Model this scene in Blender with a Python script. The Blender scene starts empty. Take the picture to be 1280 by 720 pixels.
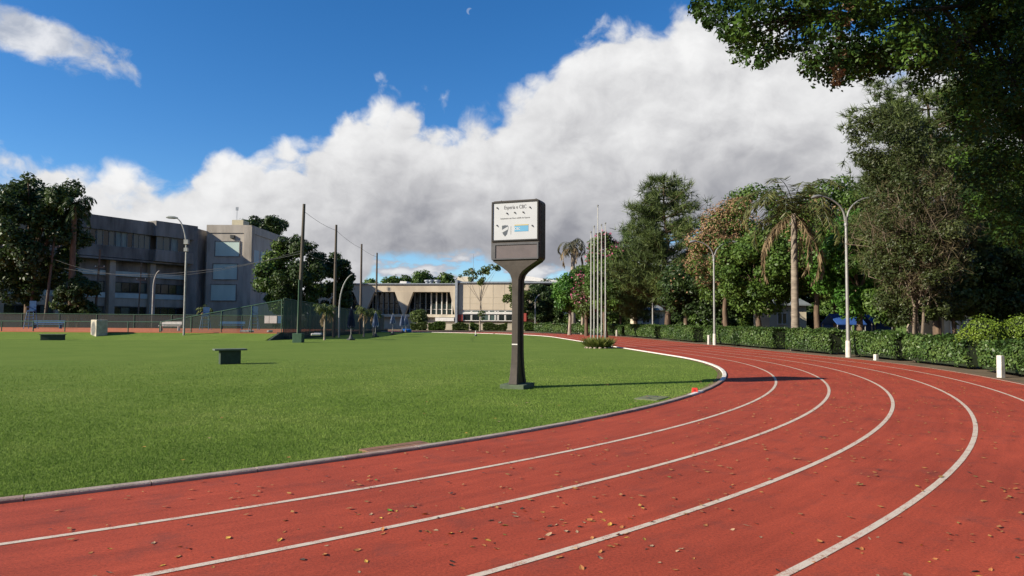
import bpy, math, random
import numpy as np
from mathutils import Matrix, Vector, Euler

random.seed(7)
RNG = np.random.default_rng(7)
scene = bpy.context.scene
COL = scene.collection

# ------------------------------------------------------------------ camera, light, exposure
F, PITCH, ROLL, CAM_H = 850.0, .0473, .0061, 1.6064      # focal in px of a 1280 wide picture
cp, sp, cr, sr = math.cos(PITCH), math.sin(PITCH), math.cos(ROLL), math.sin(ROLL)
RT = np.array([cr, -sr*sp, sr*cp]); UP = np.array([-sr, -cr*sp, cr*cp]); FW = np.array([0, cp, sp])
cam_d = bpy.data.cameras.new('camera'); cam = bpy.data.objects.new('camera', cam_d); COL.objects.link(cam)
cam_d.sensor_width = 36; cam_d.lens = 36*F/1280; cam_d.clip_end = 5000; cam_d.clip_start = .1
cam.matrix_world = Matrix(((RT[0], UP[0], -FW[0], 0), (RT[1], UP[1], -FW[1], 0), (RT[2], UP[2], -FW[2], CAM_H), (0, 0, 0, 1)))
scene.camera = cam

SUN_H = np.array([-.929, -.369]); SUN_EL = math.radians(26.6)
TO_SUN = Vector((SUN_H[0]*math.cos(SUN_EL), SUN_H[1]*math.cos(SUN_EL), math.sin(SUN_EL)))
sun_d = bpy.data.lights.new('sun', 'SUN'); sun_d.energy = 5.0; sun_d.angle = math.radians(.55); sun_d.color = (1, .90, .74)
sun = bpy.data.objects.new('sun', sun_d); COL.objects.link(sun)
sun.rotation_euler = TO_SUN.to_track_quat('Z', 'Y').to_euler(); sun.location = (-40, -30, 60)
scene.view_settings.view_transform = 'Standard'; scene.view_settings.look = 'None'
scene.view_settings.gamma = 1; scene.view_settings.use_curve_mapping = False
scene.view_settings.exposure = .8
scene.cycles.max_bounces = 4; scene.cycles.transparent_max_bounces = 12

def ray(px, py): return RT*(px-640)/F - UP*(py-360)/F + FW
def G(px, py, z=0.0):                       # point of the ground seen at a pixel of the photograph
    d = ray(px, py); t = (z-CAM_H)/d[2]; return d[0]*t, d[1]*t
def at(px, py, Y):                          # point at depth Y
    d = ray(px, py); p = d*(Y/d[1]); return np.array([p[0], p[1], p[2]+CAM_H])
def hz(px, py, Y): return float(at(px, py, Y)[2])
def hx(px, Y): return float(at(px, 400, Y)[0])

# ------------------------------------------------------------------ world: sky and cumulus bank
world = bpy.data.worlds.new('World'); scene.world = world; world.use_nodes = True
def build_world():
    nt = world.node_tree; N = nt.nodes; L = nt.links; N.clear()
    def mth(op, a, b=None, c=None, clamp=False):
        n = N.new('ShaderNodeMath'); n.operation = op; n.use_clamp = clamp
        for i, v in enumerate((a, b, c)):
            if v is None: continue
            if isinstance(v, (int, float)): n.inputs[i].default_value = v
            else: L.new(v, n.inputs[i])
        return n.outputs[0]
    def sstep(x, lo, hi):
        n = N.new('ShaderNodeMapRange'); n.interpolation_type = 'SMOOTHSTEP'
        L.new(x, n.inputs['Value']); n.inputs['From Min'].default_value = lo; n.inputs['From Max'].default_value = hi
        return n.outputs['Result']
    def vadd(v, o):
        n = N.new('ShaderNodeVectorMath'); n.operation = 'ADD'; L.new(v, n.inputs[0]); n.inputs[1].default_value = o; return n.outputs[0]
    def noise(v, scale, detail=6, rough=.55, dist=0):
        n = N.new('ShaderNodeTexNoise'); n.inputs['Scale'].default_value = scale; n.inputs['Detail'].default_value = detail
        n.inputs['Roughness'].default_value = rough; n.inputs['Distortion'].default_value = dist; L.new(v, n.inputs['Vector']); return n.outputs['Fac']
    def voro(v, scale):
        n = N.new('ShaderNodeTexVoronoi'); n.feature = 'F1'; n.inputs['Scale'].default_value = scale; n.inputs['Detail'].default_value = 1.0; n.inputs['Roughness'].default_value = .5
        L.new(v, n.inputs['Vector']); return n.outputs['Distance']
    def curve(x, pts):
        n = N.new('ShaderNodeFloatCurve'); L.new(x, n.inputs['Value'])
        c = n.mapping.curves[0]
        while len(c.points) > 2: c.points.remove(c.points[1])
        c.points[0].location = pts[0]; c.points[1].location = pts[-1]
        for p in pts[1:-1]: c.points.new(*p)
        n.mapping.update(); return n.outputs[0]
    def mixc(f, a, b):
        n = N.new('ShaderNodeMix'); n.data_type = 'RGBA'
        if isinstance(f, (int, float)): n.inputs[0].default_value = f
        else: L.new(f, n.inputs[0])
        for i, v in ((6, a), (7, b)):
            if isinstance(v, tuple): n.inputs[i].default_value = v + (1,)
            else: L.new(v, n.inputs[i])
        return n.outputs[2]
    tc = N.new('ShaderNodeTexCoord'); d = tc.outputs['Generated']
    sx = N.new('ShaderNodeSeparateXYZ'); L.new(d, sx.inputs[0])
    az = mth('ARCTAN2', sx.outputs[0], sx.outputs[1]); el = mth('ARCSINE', sx.outputs[2])
    a01 = mth('MULTIPLY_ADD', az, 1/(2*math.pi), .5)
    def ae(px, py):
        r = ray(px, py); return math.atan2(r[0], r[1])/(2*math.pi)+.5, math.asin(r[2]/np.linalg.norm(r))
    top = [(0, 180), (60, 172), (120, 186), (165, 200), (215, 206), (262, 178), (300, 182), (390, 172), (415, 145), (455, 122), (500, 122),
           (560, 135), (610, 128), (645, 98), (685, 68), (725, 40), (780, 24), (850, 12), (930, 10), (1060, 30), (1200, 70), (1280, 110)]
    pts = [ae(*p) for p in top]
    pts = [(0, .20), (.1, .26), (.2, .22), (.3, .27), (.36, .24)] + pts + [(.66, .30), (.75, .24), (.85, .28), (1, .20)]
    B = curve(a01, pts)
    sky = N.new('ShaderNodeTexSky'); sky.sky_type = 'NISHITA'; sky.sun_disc = False
    sky.sun_elevation = SUN_EL; sky.sun_rotation = math.atan2(SUN_H[0], SUN_H[1]); sky.altitude = 760; sky.air_density = 1; sky.dust_density = .3; sky.ozone_density = 2.2
    hs = N.new('ShaderNodeHueSaturation'); hs.inputs['Saturation'].default_value = 1.32; hs.inputs['Hue'].default_value = .497
    L.new(sky.outputs[0], hs.inputs['Color'])
    mul = N.new('ShaderNodeMix'); mul.data_type = 'RGBA'; mul.blend_type = 'MULTIPLY'; mul.inputs[0].default_value = 1
    L.new(hs.outputs[0], mul.inputs[6]); SK = .080; mul.inputs[7].default_value = (SK*.80, SK*.93, SK*1.12, 1)
    blue = mul.outputs[2]
    # stretch vertically a little so the puffs are wider than tall
    st = N.new('ShaderNodeVectorMath'); st.operation = 'MULTIPLY'; L.new(d, st.inputs[0]); st.inputs[1].default_value = (1, 1, 1.25); p = st.outputs[0]
    warp = N.new('ShaderNodeTexNoise'); warp.inputs['Scale'].default_value = 9; warp.inputs['Detail'].default_value = 4; L.new(p, warp.inputs['Vector'])
    wv = N.new('ShaderNodeVectorMath'); wv.operation = 'MULTIPLY_ADD'; L.new(warp.outputs['Color'], wv.inputs[0]); wv.inputs[1].default_value = (.07, .07, .07); L.new(p, wv.inputs[2])
    q = wv.outputs[0]
    def height(v):
        big = noise(v, 5, 2, .5); b1 = voro(v, 12); b2 = noise(v, 34, 4, .58)
        h = mth('MULTIPLY_ADD', big, .10, -.05)
        h = mth('MULTIPLY_ADD', b1, -.072, h)
        return mth('MULTIPLY_ADD', b2, .06, h)
    h0 = height(q)
    dist = mth('ADD', mth('SUBTRACT', B, el), mth('ADD', h0, .022))
    edge = mth('MULTIPLY_ADD', noise(p, 7, 2), .045, .004)
    mask = sstep(mth('DIVIDE', dist, edge), -.2, 1.3)
    # sun-side relief: compare the cloud's thickness here and a little towards the light
    off = (-.030, -.012, .030)
    h1 = height(vadd(q, off))
    rel = mth('SUBTRACT', h0, h1)
    fine = mth('SUBTRACT', noise(q, 26, 4, .6), noise(vadd(q, (-.008, -.003, .010)), 26, 4, .6))
    depth = sstep(dist, .0, .30)
    low = sstep(el, .09, .27)                       # grey flat bases, white tops
    lowL = mth('MULTIPLY', sstep(az, -.42, -.12), mth('SUBTRACT', 1.0, low))
    lum = mth('MULTIPLY_ADD', depth, -.13, .87)
    lum = mth('MULTIPLY_ADD', lowL, -.32, lum)
    lum = mth('MULTIPLY_ADD', mth('MULTIPLY', sstep(noise(p, 4.2, 4, .5), .45, .68), sstep(dist, .03, .14)), -.15, lum)
    lum = mth('MULTIPLY_ADD', rel, 2.7, lum)
    lum = mth('MULTIPLY_ADD', fine, .22, lum)
    lum = mth('MINIMUM', mth('MAXIMUM', lum, .18), 1.0)
    ramp = N.new('ShaderNodeValToRGB'); L.new(lum, ramp.inputs[0]); r = ramp.color_ramp
    r.elements[0].position = 0; r.elements[0].color = (.10, .105, .125, 1)
    r.elements[1].position = 1; r.elements[1].color = (.53, .53, .53, 1)
    for pos, c in ((.35, (.185, .188, .208, 1)), (.6, (.31, .31, .322, 1)), (.8, (.43, .43, .435, 1))):
        e = r.elements.new(pos); e.color = c
    # gaps under the bank near the horizon, with small far cumulus in them
    basecurve = curve(a01, [(0, .03), (.3, .03), (.42, .02), ae(430, 372), ae(470, 312), ae(560, 306), ae(640, 318), ae(720, 330), ae(800, 312), ae(870, 268), ae(905, 272), ae(960, 330), (.62, .03), (1, .03)])
    gap = sstep(mth('SUBTRACT', mth('ADD', basecurve, mth('MULTIPLY_ADD', noise(p, 14, 5), .07, -.035)), el), .0, .022)
    stl = N.new('ShaderNodeVectorMath'); stl.operation = 'MULTIPLY'; L.new(d, stl.inputs[0]); stl.inputs[1].default_value = (1, 1, 2.4)
    sm = noise(stl.outputs[0], 13, 6, .55)
    smm = sstep(sm, .47, .56)
    farc = mixc(sstep(sm, .48, .66), (.22, .24, .29), (.44, .445, .455))
    under = mixc(smm, blue, farc)
    main = mixc(gap, ramp.outputs[0], under)
    colr = mixc(mask, blue, main)
    # a small loose cloud high on the left and thin wisps
    a0, e0 = ae(52, 52)
    da = mth('DIVIDE', mth('SUBTRACT', a01, a0), .0155); de = mth('DIVIDE', mth('SUBTRACT', el, mth('MULTIPLY_ADD', mth('SUBTRACT', a01, a0), -1.1, e0)), .030)
    rr = mth('SQRT', mth('ADD', mth('MULTIPLY', da, da), mth('MULTIPLY', de, de)))
    pm = sstep(mth('ADD', mth('SUBTRACT', 1.0, rr), mth('MULTIPLY_ADD', noise(q, 16, 6, .6), 2.0, -1.0)), .0, .55)
    puff = mixc(sstep(mth('ADD', noise(q, 15, 5), mth('MULTIPLY', fine, 1.2)), .1, .95), (.26, .28, .32), (.50, .50, .505))
    colr = mixc(mth('MULTIPLY', pm, .9), colr, puff)
    # daytime moon
    md = ray(587, 14); md = md/np.linalg.norm(md)
    def disc(v, rad):
        n = N.new('ShaderNodeVectorMath'); n.operation = 'DISTANCE'; L.new(d, n.inputs[0]); n.inputs[1].default_value = tuple(v); return sstep(n.outputs['Value'], rad*1.15, rad*.85)
    md2 = md + RT*.0032 - UP*.0014
    moon = mth('MULTIPLY', disc(md, .0042), mth('SUBTRACT', 1.0, disc(md2, .0044)))
    colr = mixc(mth('MULTIPLY', moon, .3), colr, (.36, .40, .46))
    bg = N.new('ShaderNodeBackground'); bg.inputs['Strength'].default_value = 1.0; L.new(colr, bg.inputs['Color'])
    out = N.new('ShaderNodeOutputWorld'); L.new(bg.outputs[0], out.inputs['Surface'])
build_world()

# ------------------------------------------------------------------ materials
MATS = {}
def new_mat(name):
    m = bpy.data.materials.new(name); m.use_nodes = True; nt = m.node_tree
    return m, nt, nt.nodes['Principled BSDF']
def M(name, c1, c2=None, scale=4.0, rough=.7, bump=0.0, bscale=40.0, c3=None, stretch=(1, 1, 1), metallic=0.0, spec=.3, detail=6, lo=.3, hi=.7, glob=False):
    if name in MATS: return MATS[name]
    m, nt, b = new_mat(name); N, L = nt.nodes, nt.links
    b.inputs['Roughness'].default_value = rough; b.inputs['Metallic'].default_value = metallic; b.inputs['Specular IOR Level'].default_value = spec
    c2 = c2 or tuple(x*.75 for x in c1)
    tc = N.new('ShaderNodeTexCoord')
    if glob:
        g = N.new('ShaderNodeNewGeometry'); src = g.outputs['Position']
    else: src = tc.outputs['Object']
    mp = N.new('ShaderNodeMapping'); mp.inputs['Scale'].default_value = stretch; L.new(src, mp.inputs[0])
    n = N.new('ShaderNodeTexNoise'); n.inputs['Scale'].default_value = scale; n.inputs['Detail'].default_value = detail; n.inputs['Roughness'].default_value = .6
    L.new(mp.outputs[0], n.inputs['Vector'])
    r = N.new('ShaderNodeValToRGB'); r.color_ramp.elements[0].position = lo; r.color_ramp.elements[1].position = hi
    r.color_ramp.elements[0].color = c2 + (1,); r.color_ramp.elements[1].color = c1 + (1,)
    if c3:
        e = r.color_ramp.elements.new((lo+hi)/2); e.color = c3 + (1,)
    L.new(n.outputs['Fac'], r.inputs[0]); L.new(r.outputs[0], b.inputs['Base Color'])
    if bump:
        n2 = N.new('ShaderNodeTexNoise'); n2.inputs['Scale'].default_value = bscale; n2.inputs['Detail'].default_value = 4; L.new(mp.outputs[0], n2.inputs['Vector'])
        bp = N.new('ShaderNodeBump'); bp.inputs['Strength'].default_value = bump; bp.inputs['Distance'].default_value = .02; L.new(n2.outputs['Fac'], bp.inputs['Height']); L.new(bp.outputs[0], b.inputs['Normal'])
    MATS[name] = m; return m
def LEAF(name, cols, trans=.3, rough=.5, spec=.35):
    """foliage: colour picked by the 'tint' attribute of each leaf"""
    if name in MATS: return MATS[name]
    m, nt, b = new_mat(name); N, L = nt.nodes, nt.links
    a = N.new('ShaderNodeAttribute'); a.attribute_name = 'tint'
    r = N.new('ShaderNodeValToRGB'); cr_ = r.color_ramp
    cr_.elements[0].position = 0; cr_.elements[0].color = cols[0] + (1,); cr_.elements[1].position = 1; cr_.elements[1].color = cols[-1] + (1,)
    for i, c in enumerate(cols[1:-1]):
        e = cr_.elements.new((i+1)/(len(cols)-1)); e.color = c + (1,)
    L.new(a.outputs['Fac'], r.inputs[0]); L.new(r.outputs[0], b.inputs['Base Color'])
    b.inputs['Roughness'].default_value = rough; b.inputs['Specular IOR Level'].default_value = spec
    t = N.new('ShaderNodeBsdfTranslucent'); L.new(r.outputs[0], t.inputs['Color'])
    mx = N.new('ShaderNodeMixShader'); mx.inputs[0].default_value = trans
    L.new(b.outputs[0], mx.inputs[1]); L.new(t.outputs[0], mx.inputs[2]); L.new(mx.outputs[0], nt.nodes['Material Output'].inputs['Surface'])
    MATS[name] = m; return m
def GLASS(name, c, rough=.08):
    m, nt, b = new_mat(name); b.inputs['Base Color'].default_value = c + (1,); b.inputs['Roughness'].default_value = rough; b.inputs['Specular IOR Level'].default_value = .6
    MATS[name] = m; return m
def MESHMAT(name, c, hole, scale=900):
    """woven screen cloth or chain link: solid threads and see-through holes"""
    m, nt, b = new_mat(name); N, L = nt.nodes, nt.links
    b.inputs['Base Color'].default_value = c + (1,); b.inputs['Roughness'].default_value = .8
    tc = N.new('ShaderNodeTexCoord'); n = N.new('ShaderNodeTexNoise'); n.inputs['Scale'].default_value = 1.6; n.inputs['Detail'].default_value = 4
    mp = N.new('ShaderNodeMapping'); mp.inputs['Scale'].default_value = (3, 3, .5); L.new(tc.outputs['Object'], mp.inputs[0]); L.new(mp.outputs[0], n.inputs['Vector'])
    mr = N.new('ShaderNodeMapRange'); mr.inputs['To Min'].default_value = max(0, hole-.14); mr.inputs['To Max'].default_value = hole+.14; L.new(n.outputs['Fac'], mr.inputs['Value'])
    t = N.new('ShaderNodeBsdfTransparent'); mx = N.new('ShaderNodeMixShader')
    L.new(mr.outputs[0], mx.inputs[0]); L.new(b.outputs[0], mx.inputs[1]); L.new(t.outputs[0], mx.inputs[2]); L.new(mx.outputs[0], nt.nodes['Material Output'].inputs['Surface'])
    MATS[name] = m; return m

# ------------------------------------------------------------------ mesh helpers
class MB:
    def __init__(s): s.v = []; s.f = []; s.smooth = False
    def box(s, x0, x1, y0, y1, z0, z1):
        b = len(s.v)
        s.v += [(x0, y0, z0), (x1, y0, z0), (x1, y1, z0), (x0, y1, z0), (x0, y0, z1), (x1, y0, z1), (x1, y1, z1), (x0, y1, z1)]
        s.f += [tuple(b+i for i in q) for q in ((0, 3, 2, 1), (4, 5, 6, 7), (0, 1, 5, 4), (1, 2, 6, 5), (2, 3, 7, 6), (3, 0, 4, 7))]
        return s
    def prism(s, poly, y0, y1):            # polygon in xz, extruded along y
        b = len(s.v); n = len(poly)
        s.v += [(x, y0, z) for x, z in poly] + [(x, y1, z) for x, z in poly]
        s.f.append(tuple(b+i for i in range(n))); s.f.append(tuple(b+n+i for i in reversed(range(n))))
        for i in range(n): j = (i+1) % n; s.f.append((b+i, b+n+i, b+n+j, b+j))
        return s
    def prism_z(s, poly, z0, z1):
        b = len(s.v); n = len(poly)
        s.v += [(x, y, z0) for x, y in poly] + [(x, y, z1) for x, y in poly]
        s.f.append(tuple(b+i for i in reversed(range(n)))); s.f.append(tuple(b+n+i for i in range(n)))
        for i in range(n): j = (i+1) % n; s.f.append((b+i, b+j, b+n+j, b+n+i))
        return s
    def prism_x(s, poly, x0, x1):          # polygon in yz
        b = len(s.v); n = len(poly)
        s.v += [(x0, y, z) for y, z in poly] + [(x1, y, z) for y, z in poly]
        s.f.append(tuple(b+i for i in reversed(range(n)))); s.f.append(tuple(b+n+i for i in range(n)))
        for i in range(n): j = (i+1) % n; s.f.append((b+i, b+j, b+n+j, b+n+i))
        return s
    def tube(s, pts, rad, sides=8, cap=True):
        pts = [np.array(p, float) for p in pts]
        if isinstance(rad, (int, float)): rad = [rad]*len(pts)
        b = len(s.v); ref = None
        for i, p in enumerate(pts):
            t = pts[min(i+1, len(pts)-1)] - pts[max(i-1, 0)]; t /= np.linalg.norm(t)+1e-9
            if ref is None: ref = np.array([1., 0, 0]) if abs(t[0]) < .8 else np.array([0, 1., 0])
            u = np.cross(t, ref); u /= np.linalg.norm(u)+1e-9; w = np.cross(t, u); ref = -np.cross(t, u) if False else ref
            for k in range(sides):
                a = 2*math.pi*k/sides; s.v.append(tuple(p + rad[i]*(math.cos(a)*u + math.sin(a)*w)))
        for i in range(len(pts)-1):
            for k in range(sides):
                k2 = (k+1) % sides
                s.f.append((b+i*sides+k, b+i*sides+k2, b+(i+1)*sides+k2, b+(i+1)*sides+k))
        if cap:
            s.f.append(tuple(b+k for k in reversed(range(sides)))); e = b+(len(pts)-1)*sides; s.f.append(tuple(e+k for k in range(sides)))
        return s
    def lathe(s, prof, sides=12, c=(0, 0)):
        return s.tube([(c[0], c[1], z) for r, z in prof], [r for r, z in prof], sides)
    def quad(s, a, b_, c, d):
        b = len(s.v); s.v += [tuple(a), tuple(b_), tuple(c), tuple(d)]; s.f.append((b, b+1, b+2, b+3)); return s
    def mesh(s, name, mat, smooth=False):
        me = bpy.data.meshes.new(name); me.from_pydata([tuple(map(float, v)) for v in s.v], [], s.f); me.update()
        if mat: me.materials.append(mat)
        if smooth:
            for p in me.polygons: p.use_smooth = True
            try: me.set_sharp_from_angle(angle=math.radians(40))
            except Exception: pass
        return me
    def build(s, name, mat, parent=None, loc=None, rz=0, smooth=False, bevel=0):
        o = bpy.data.objects.new(name, s.mesh(name, mat, smooth)); COL.objects.link(o)
        if parent: o.parent = parent
        if loc is not None: o.location = loc
        if rz: o.rotation_euler.z = rz
        if bevel:
            bv = o.modifiers.new('bevel', 'BEVEL'); bv.width = bevel; bv.segments = 2; bv.limit_method = 'ANGLE'
        return o
def tag(o, label=None, cat=None, group=None, kind=None):
    if label: o['label'] = label
    if cat: o['category'] = cat
    if group: o['group'] = group
    if kind: o['kind'] = kind
    return o
def thing(name, label, cat, loc=(0, 0, 0), rz=0, group=None):
    o = bpy.data.objects.new(name, None); COL.objects.link(o); o.empty_display_size = .3
    o.location = loc; o.rotation_euler.z = rz; return tag(o, label, cat, group)
def copy_tree(o, parent=None):
    c = o.copy(); COL.objects.link(c); c.parent = parent
    for ch in [x for x in COL.objects if x.parent == o]: copy_tree(ch, c)
    return c
def mesh_np(name, V, K, mat, tint=None, parent=None, smooth=False):
    """V: (n,3); every K consecutive vertices form one face"""
    n = len(V); nf = n//K
    me = bpy.data.meshes.new(name); me.vertices.add(n); me.vertices.foreach_set('co', V.astype(np.float32).ravel())
    me.loops.add(n); me.loops.foreach_set('vertex_index', np.arange(n, dtype=np.int32))
    me.polygons.add(nf); me.polygons.foreach_set('loop_start', np.arange(0, n, K, dtype=np.int32))
    if tint is not None:
        at_ = me.attributes.new('tint', 'FLOAT', 'POINT'); at_.data.foreach_set('value', np.repeat(np.clip(tint, 0, 1), K).astype(np.float32))
    me.materials.append(mat); me.update(calc_edges=True)
    o = bpy.data.objects.new(name, me); COL.objects.link(o)
    if parent: o.parent = parent
    return o

# ------------------------------------------------------------------ foliage generators
def unit(v): return v/(np.linalg.norm(v, axis=-1, keepdims=True)+1e-9)
def leaf_quads(P, Nn, L, W, rng, droop=.25):
    n = len(P); r = unit(rng.normal(size=(n, 3)))
    a = unit(r - (r*Nn).sum(1, keepdims=True)*Nn); b = np.cross(Nn, a)
    L = np.asarray(L).reshape(-1, 1); W = np.asarray(W).reshape(-1, 1)
    tip = P + a*L*.55 - Nn*L*droop*.6
    V = np.stack([P - a*L*.45 - Nn*L*droop*.2, P + b*W*.5 - a*L*.05, tip, P - b*W*.5 - a*L*.05], 1)
    return V.reshape(-1, 3)
def cluster_leaves(C, R, n, size, rng, aspect=.55, squash=.8, up=.35, shell=.55):
    C = np.asarray(C, float); R = np.asarray(R, float)
    w = R**2; w = w/w.sum(); k = rng.choice(len(C), n, p=w)
    d = unit(rng.normal(size=(n, 3))); rad = R[k]*(shell+(1-shell)*rng.random(n)**.6)*np.where(rng.random(n) < .12, 1.25, 1)
    off = d*rad[:, None]; off[:, 2] *= squash
    Nn = unit(d*.7 + np.array([0, 0, up]) + rng.normal(size=(n, 3))*.45)
    L = size*rng.uniform(.65, 1.3, n)
    ct = rng.random(len(C))
    tint = np.clip(ct[k]*.6 + rng.random(n)*.4, 0, 1)
    return leaf_quads(C[k]+off, Nn, L, L*aspect, rng), tint
def blob_clusters(ell, n, rr, rng, inner=.45):
    """cluster centres through the volumes of some ellipsoids, denser to the outside"""
    vols = np.array([e[1][0]*e[1][1]*e[1][2] for e in ell])**.67; k = rng.choice(len(ell), n, p=vols/vols.sum())
    c = np.array([e[0] for e in ell], float)[k]; s = np.array([e[1] for e in ell], float)[k]
    d = unit(rng.normal(size=(n, 3))); u = inner+(1-inner)*rng.random(n)**.5
    return c+d*s*u[:, None], rng.uniform(rr[0], rr[1], n)
def limbs(mb, base, fork, targets, r0, rng, sides=6):
    for t in targets:
        t = np.array(t); f = np.array(fork); mid = f*.5+t*.5; mid[2] += (t[2]-f[2])*.08
        mid[:2] += rng.normal(size=2)*.15*np.linalg.norm(t-f)*.4
        rr = r0*rng.uniform(.35, .6)
        mb.tube([f, f*.7+mid*.3, mid, t], [rr, rr*.85, rr*.6, rr*.2], sides)
def broad_tree(name, label, base, trunk_h, trunk_r, ell, ncl, crr, nleaf, size, mat, bark, seed, cat='tree', group=None, aspect=.55, flowers_or_lit=None, squash=.8, nlimb=9, lean=(0, 0), shell=.55, inner=.45):
    rng = np.random.default_rng(seed); root = thing(name, label, cat, tuple(base), 0, group); base = np.array(base, float)
    E = [(np.array(c, float)-base, s) for c, s in ell]
    C, R = blob_clusters(E, ncl, crr, rng, inner)
    mb = MB(); fork = np.array([lean[0], lean[1], trunk_h])
    pts = [np.array([0, 0, -.1]), fork*.12+np.array([0, 0, 0]), fork*.55+np.append(rng.normal(size=2)*trunk_r*.6, 0), fork]
    mb.tube(pts, [trunk_r*1.35, trunk_r*1.02, trunk_r*.85, trunk_r*.7], 10)
    idx = rng.choice(len(C), min(nlimb, len(C)), replace=False)
    limbs(mb, None, fork, C[idx], trunk_r, rng)
    mb.build('trunk', bark, root, smooth=True)
    V, t = cluster_leaves(C, R, nleaf, size, rng, aspect, squash, shell=shell)
    mesh_np('crown', V, 4, mat, t, root)
    if flowers_or_lit:
        fm, nfl, fs, zmin, side = flowers_or_lit
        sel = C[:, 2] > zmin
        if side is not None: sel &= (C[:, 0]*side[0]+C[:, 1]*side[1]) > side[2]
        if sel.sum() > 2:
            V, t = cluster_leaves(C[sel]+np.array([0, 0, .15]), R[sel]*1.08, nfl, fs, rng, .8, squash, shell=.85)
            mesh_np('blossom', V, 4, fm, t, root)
    return root
def needle_tufts(P, D, L, nper, rng, spread=.75, w=.035):
    n = len(P); m = n*nper
    Pn = np.repeat(P, nper, 0); Dn = unit(np.repeat(D, nper, 0)+rng.normal(size=(m, 3))*spread)
    s = unit(np.cross(Dn, unit(rng.normal(size=(m, 3))))); Ln = L*rng.uniform(.7, 1.2, (m, 1)); W = Ln*w*.5/.035*.07
    return np.stack([Pn - s*W, Pn + s*W, Pn + Dn*Ln], 1).reshape(-1, 3)
def pine_tree(name, label, base, H, z0, spread, levels, per, mat, bark, seed, tuft=.45, nper=9, ntuft=26, r=.22, profile=None, droop=.0, w=.035):
    rng = np.random.default_rng(seed); root = thing(name, label, 'pine tree', tuple(base)); mb = MB()
    wob = rng.normal(size=(6, 2))*.18; zs = np.linspace(0, H, 6)
    axis = lambda z: np.array([np.interp(z, zs, np.append([0], wob[1:, 0])), np.interp(z, zs, np.append([0], wob[1:, 1])), z])
    mb.tube([axis(z)-np.array([0, 0, .1 if z == 0 else 0]) for z in zs], [r*(1-.85*z/H)+.02 for z in zs], 9)
    P, D, T = [], [], []
    profile = profile or (lambda u: (1-u)**.7*.85+.15)
    for i in range(levels):
        u = (i+rng.random()*.7)/levels; z = z0+(H-z0)*u
        for k in range(per):
            if rng.random() < .12: continue
            az = rng.random()*6.28; ln = spread*profile(u)*rng.uniform(.55, 1.15)
            a = axis(z); dirv = np.array([math.cos(az), math.sin(az), rng.uniform(.05, .45)-droop*(1-u)])
            tip = a+dirv*ln; mid = a+dirv*ln*.5+np.array([0, 0, -.06*ln])
            mb.tube([a, mid, tip], [r*.28*(1-u*.6), r*.17*(1-u*.6), .018], 5, cap=False)
            ct = rng.random()
            m = max(4, int(ntuft*ln/spread))
            tt = rng.uniform(.3, 1.05, m)
            pts = a+(tip-a)*tt[:, None]+rng.normal(size=(m, 3))*np.array([.20, .20, .12])*ln*.5
            P.append(pts); D.append(unit(np.tile(dirv, (m, 1))*.5+rng.normal(size=(m, 3))*.5+np.array([0, 0, .45]))); T.append(np.clip(ct*.6+rng.random(m)*.4, 0, 1))
    P = np.concatenate(P); D = np.concatenate(D); T = np.concatenate(T)
    mb.build('trunk', bark, root, smooth=True)
    mesh_np('crown', needle_tufts(P, D, tuft, nper, rng, w=w), 3, mat, np.repeat(T, nper), root)
    return root
def frond(rng, az, el, ln, nleaf, leafL, leafW, sag, ragged=0.0, hang=.5):
    """one feather leaf: curve of the rib and its leaflets"""
    h = np.array([math.cos(az), math.sin(az)]); pts = []; p = np.zeros(3); e = el
    for i in range(12):
        pts.append(p.copy()); p = p+np.array([h[0]*math.cos(e), h[1]*math.cos(e), math.sin(e)])*ln/11; e -= sag/11*(1+i*.12)
    pts = np.array(pts); side = np.array([-h[1], h[0], 0]); V = []
    for i in range(nleaf):
        t = .12+.88*i/nleaf; q = t*11; j = min(int(q), 10); c = pts[j]*(1-(q-j))+pts[j+1]*(q-j); tg = unit(pts[j+1]-pts[j])
        l = leafL*math.sin(math.pi*(.12+.83*t))**.6
        for s in (-1, 1):
            if rng.random() < ragged: continue
            d = unit(side*s*(1-.3*hang)+tg*.55+np.array([0, 0, -hang*rng.uniform(.5, 1.5)])+rng.normal(size=3)*.12)
            w_ = unit(np.cross(d, np.array([0, 0, 1.])+rng.normal(size=3)*.3))*leafW*.5
            V += [c, c+d*l*.4+w_, c+d*l, c+d*l*.4-w_]
    return pts, np.array(V)
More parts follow.
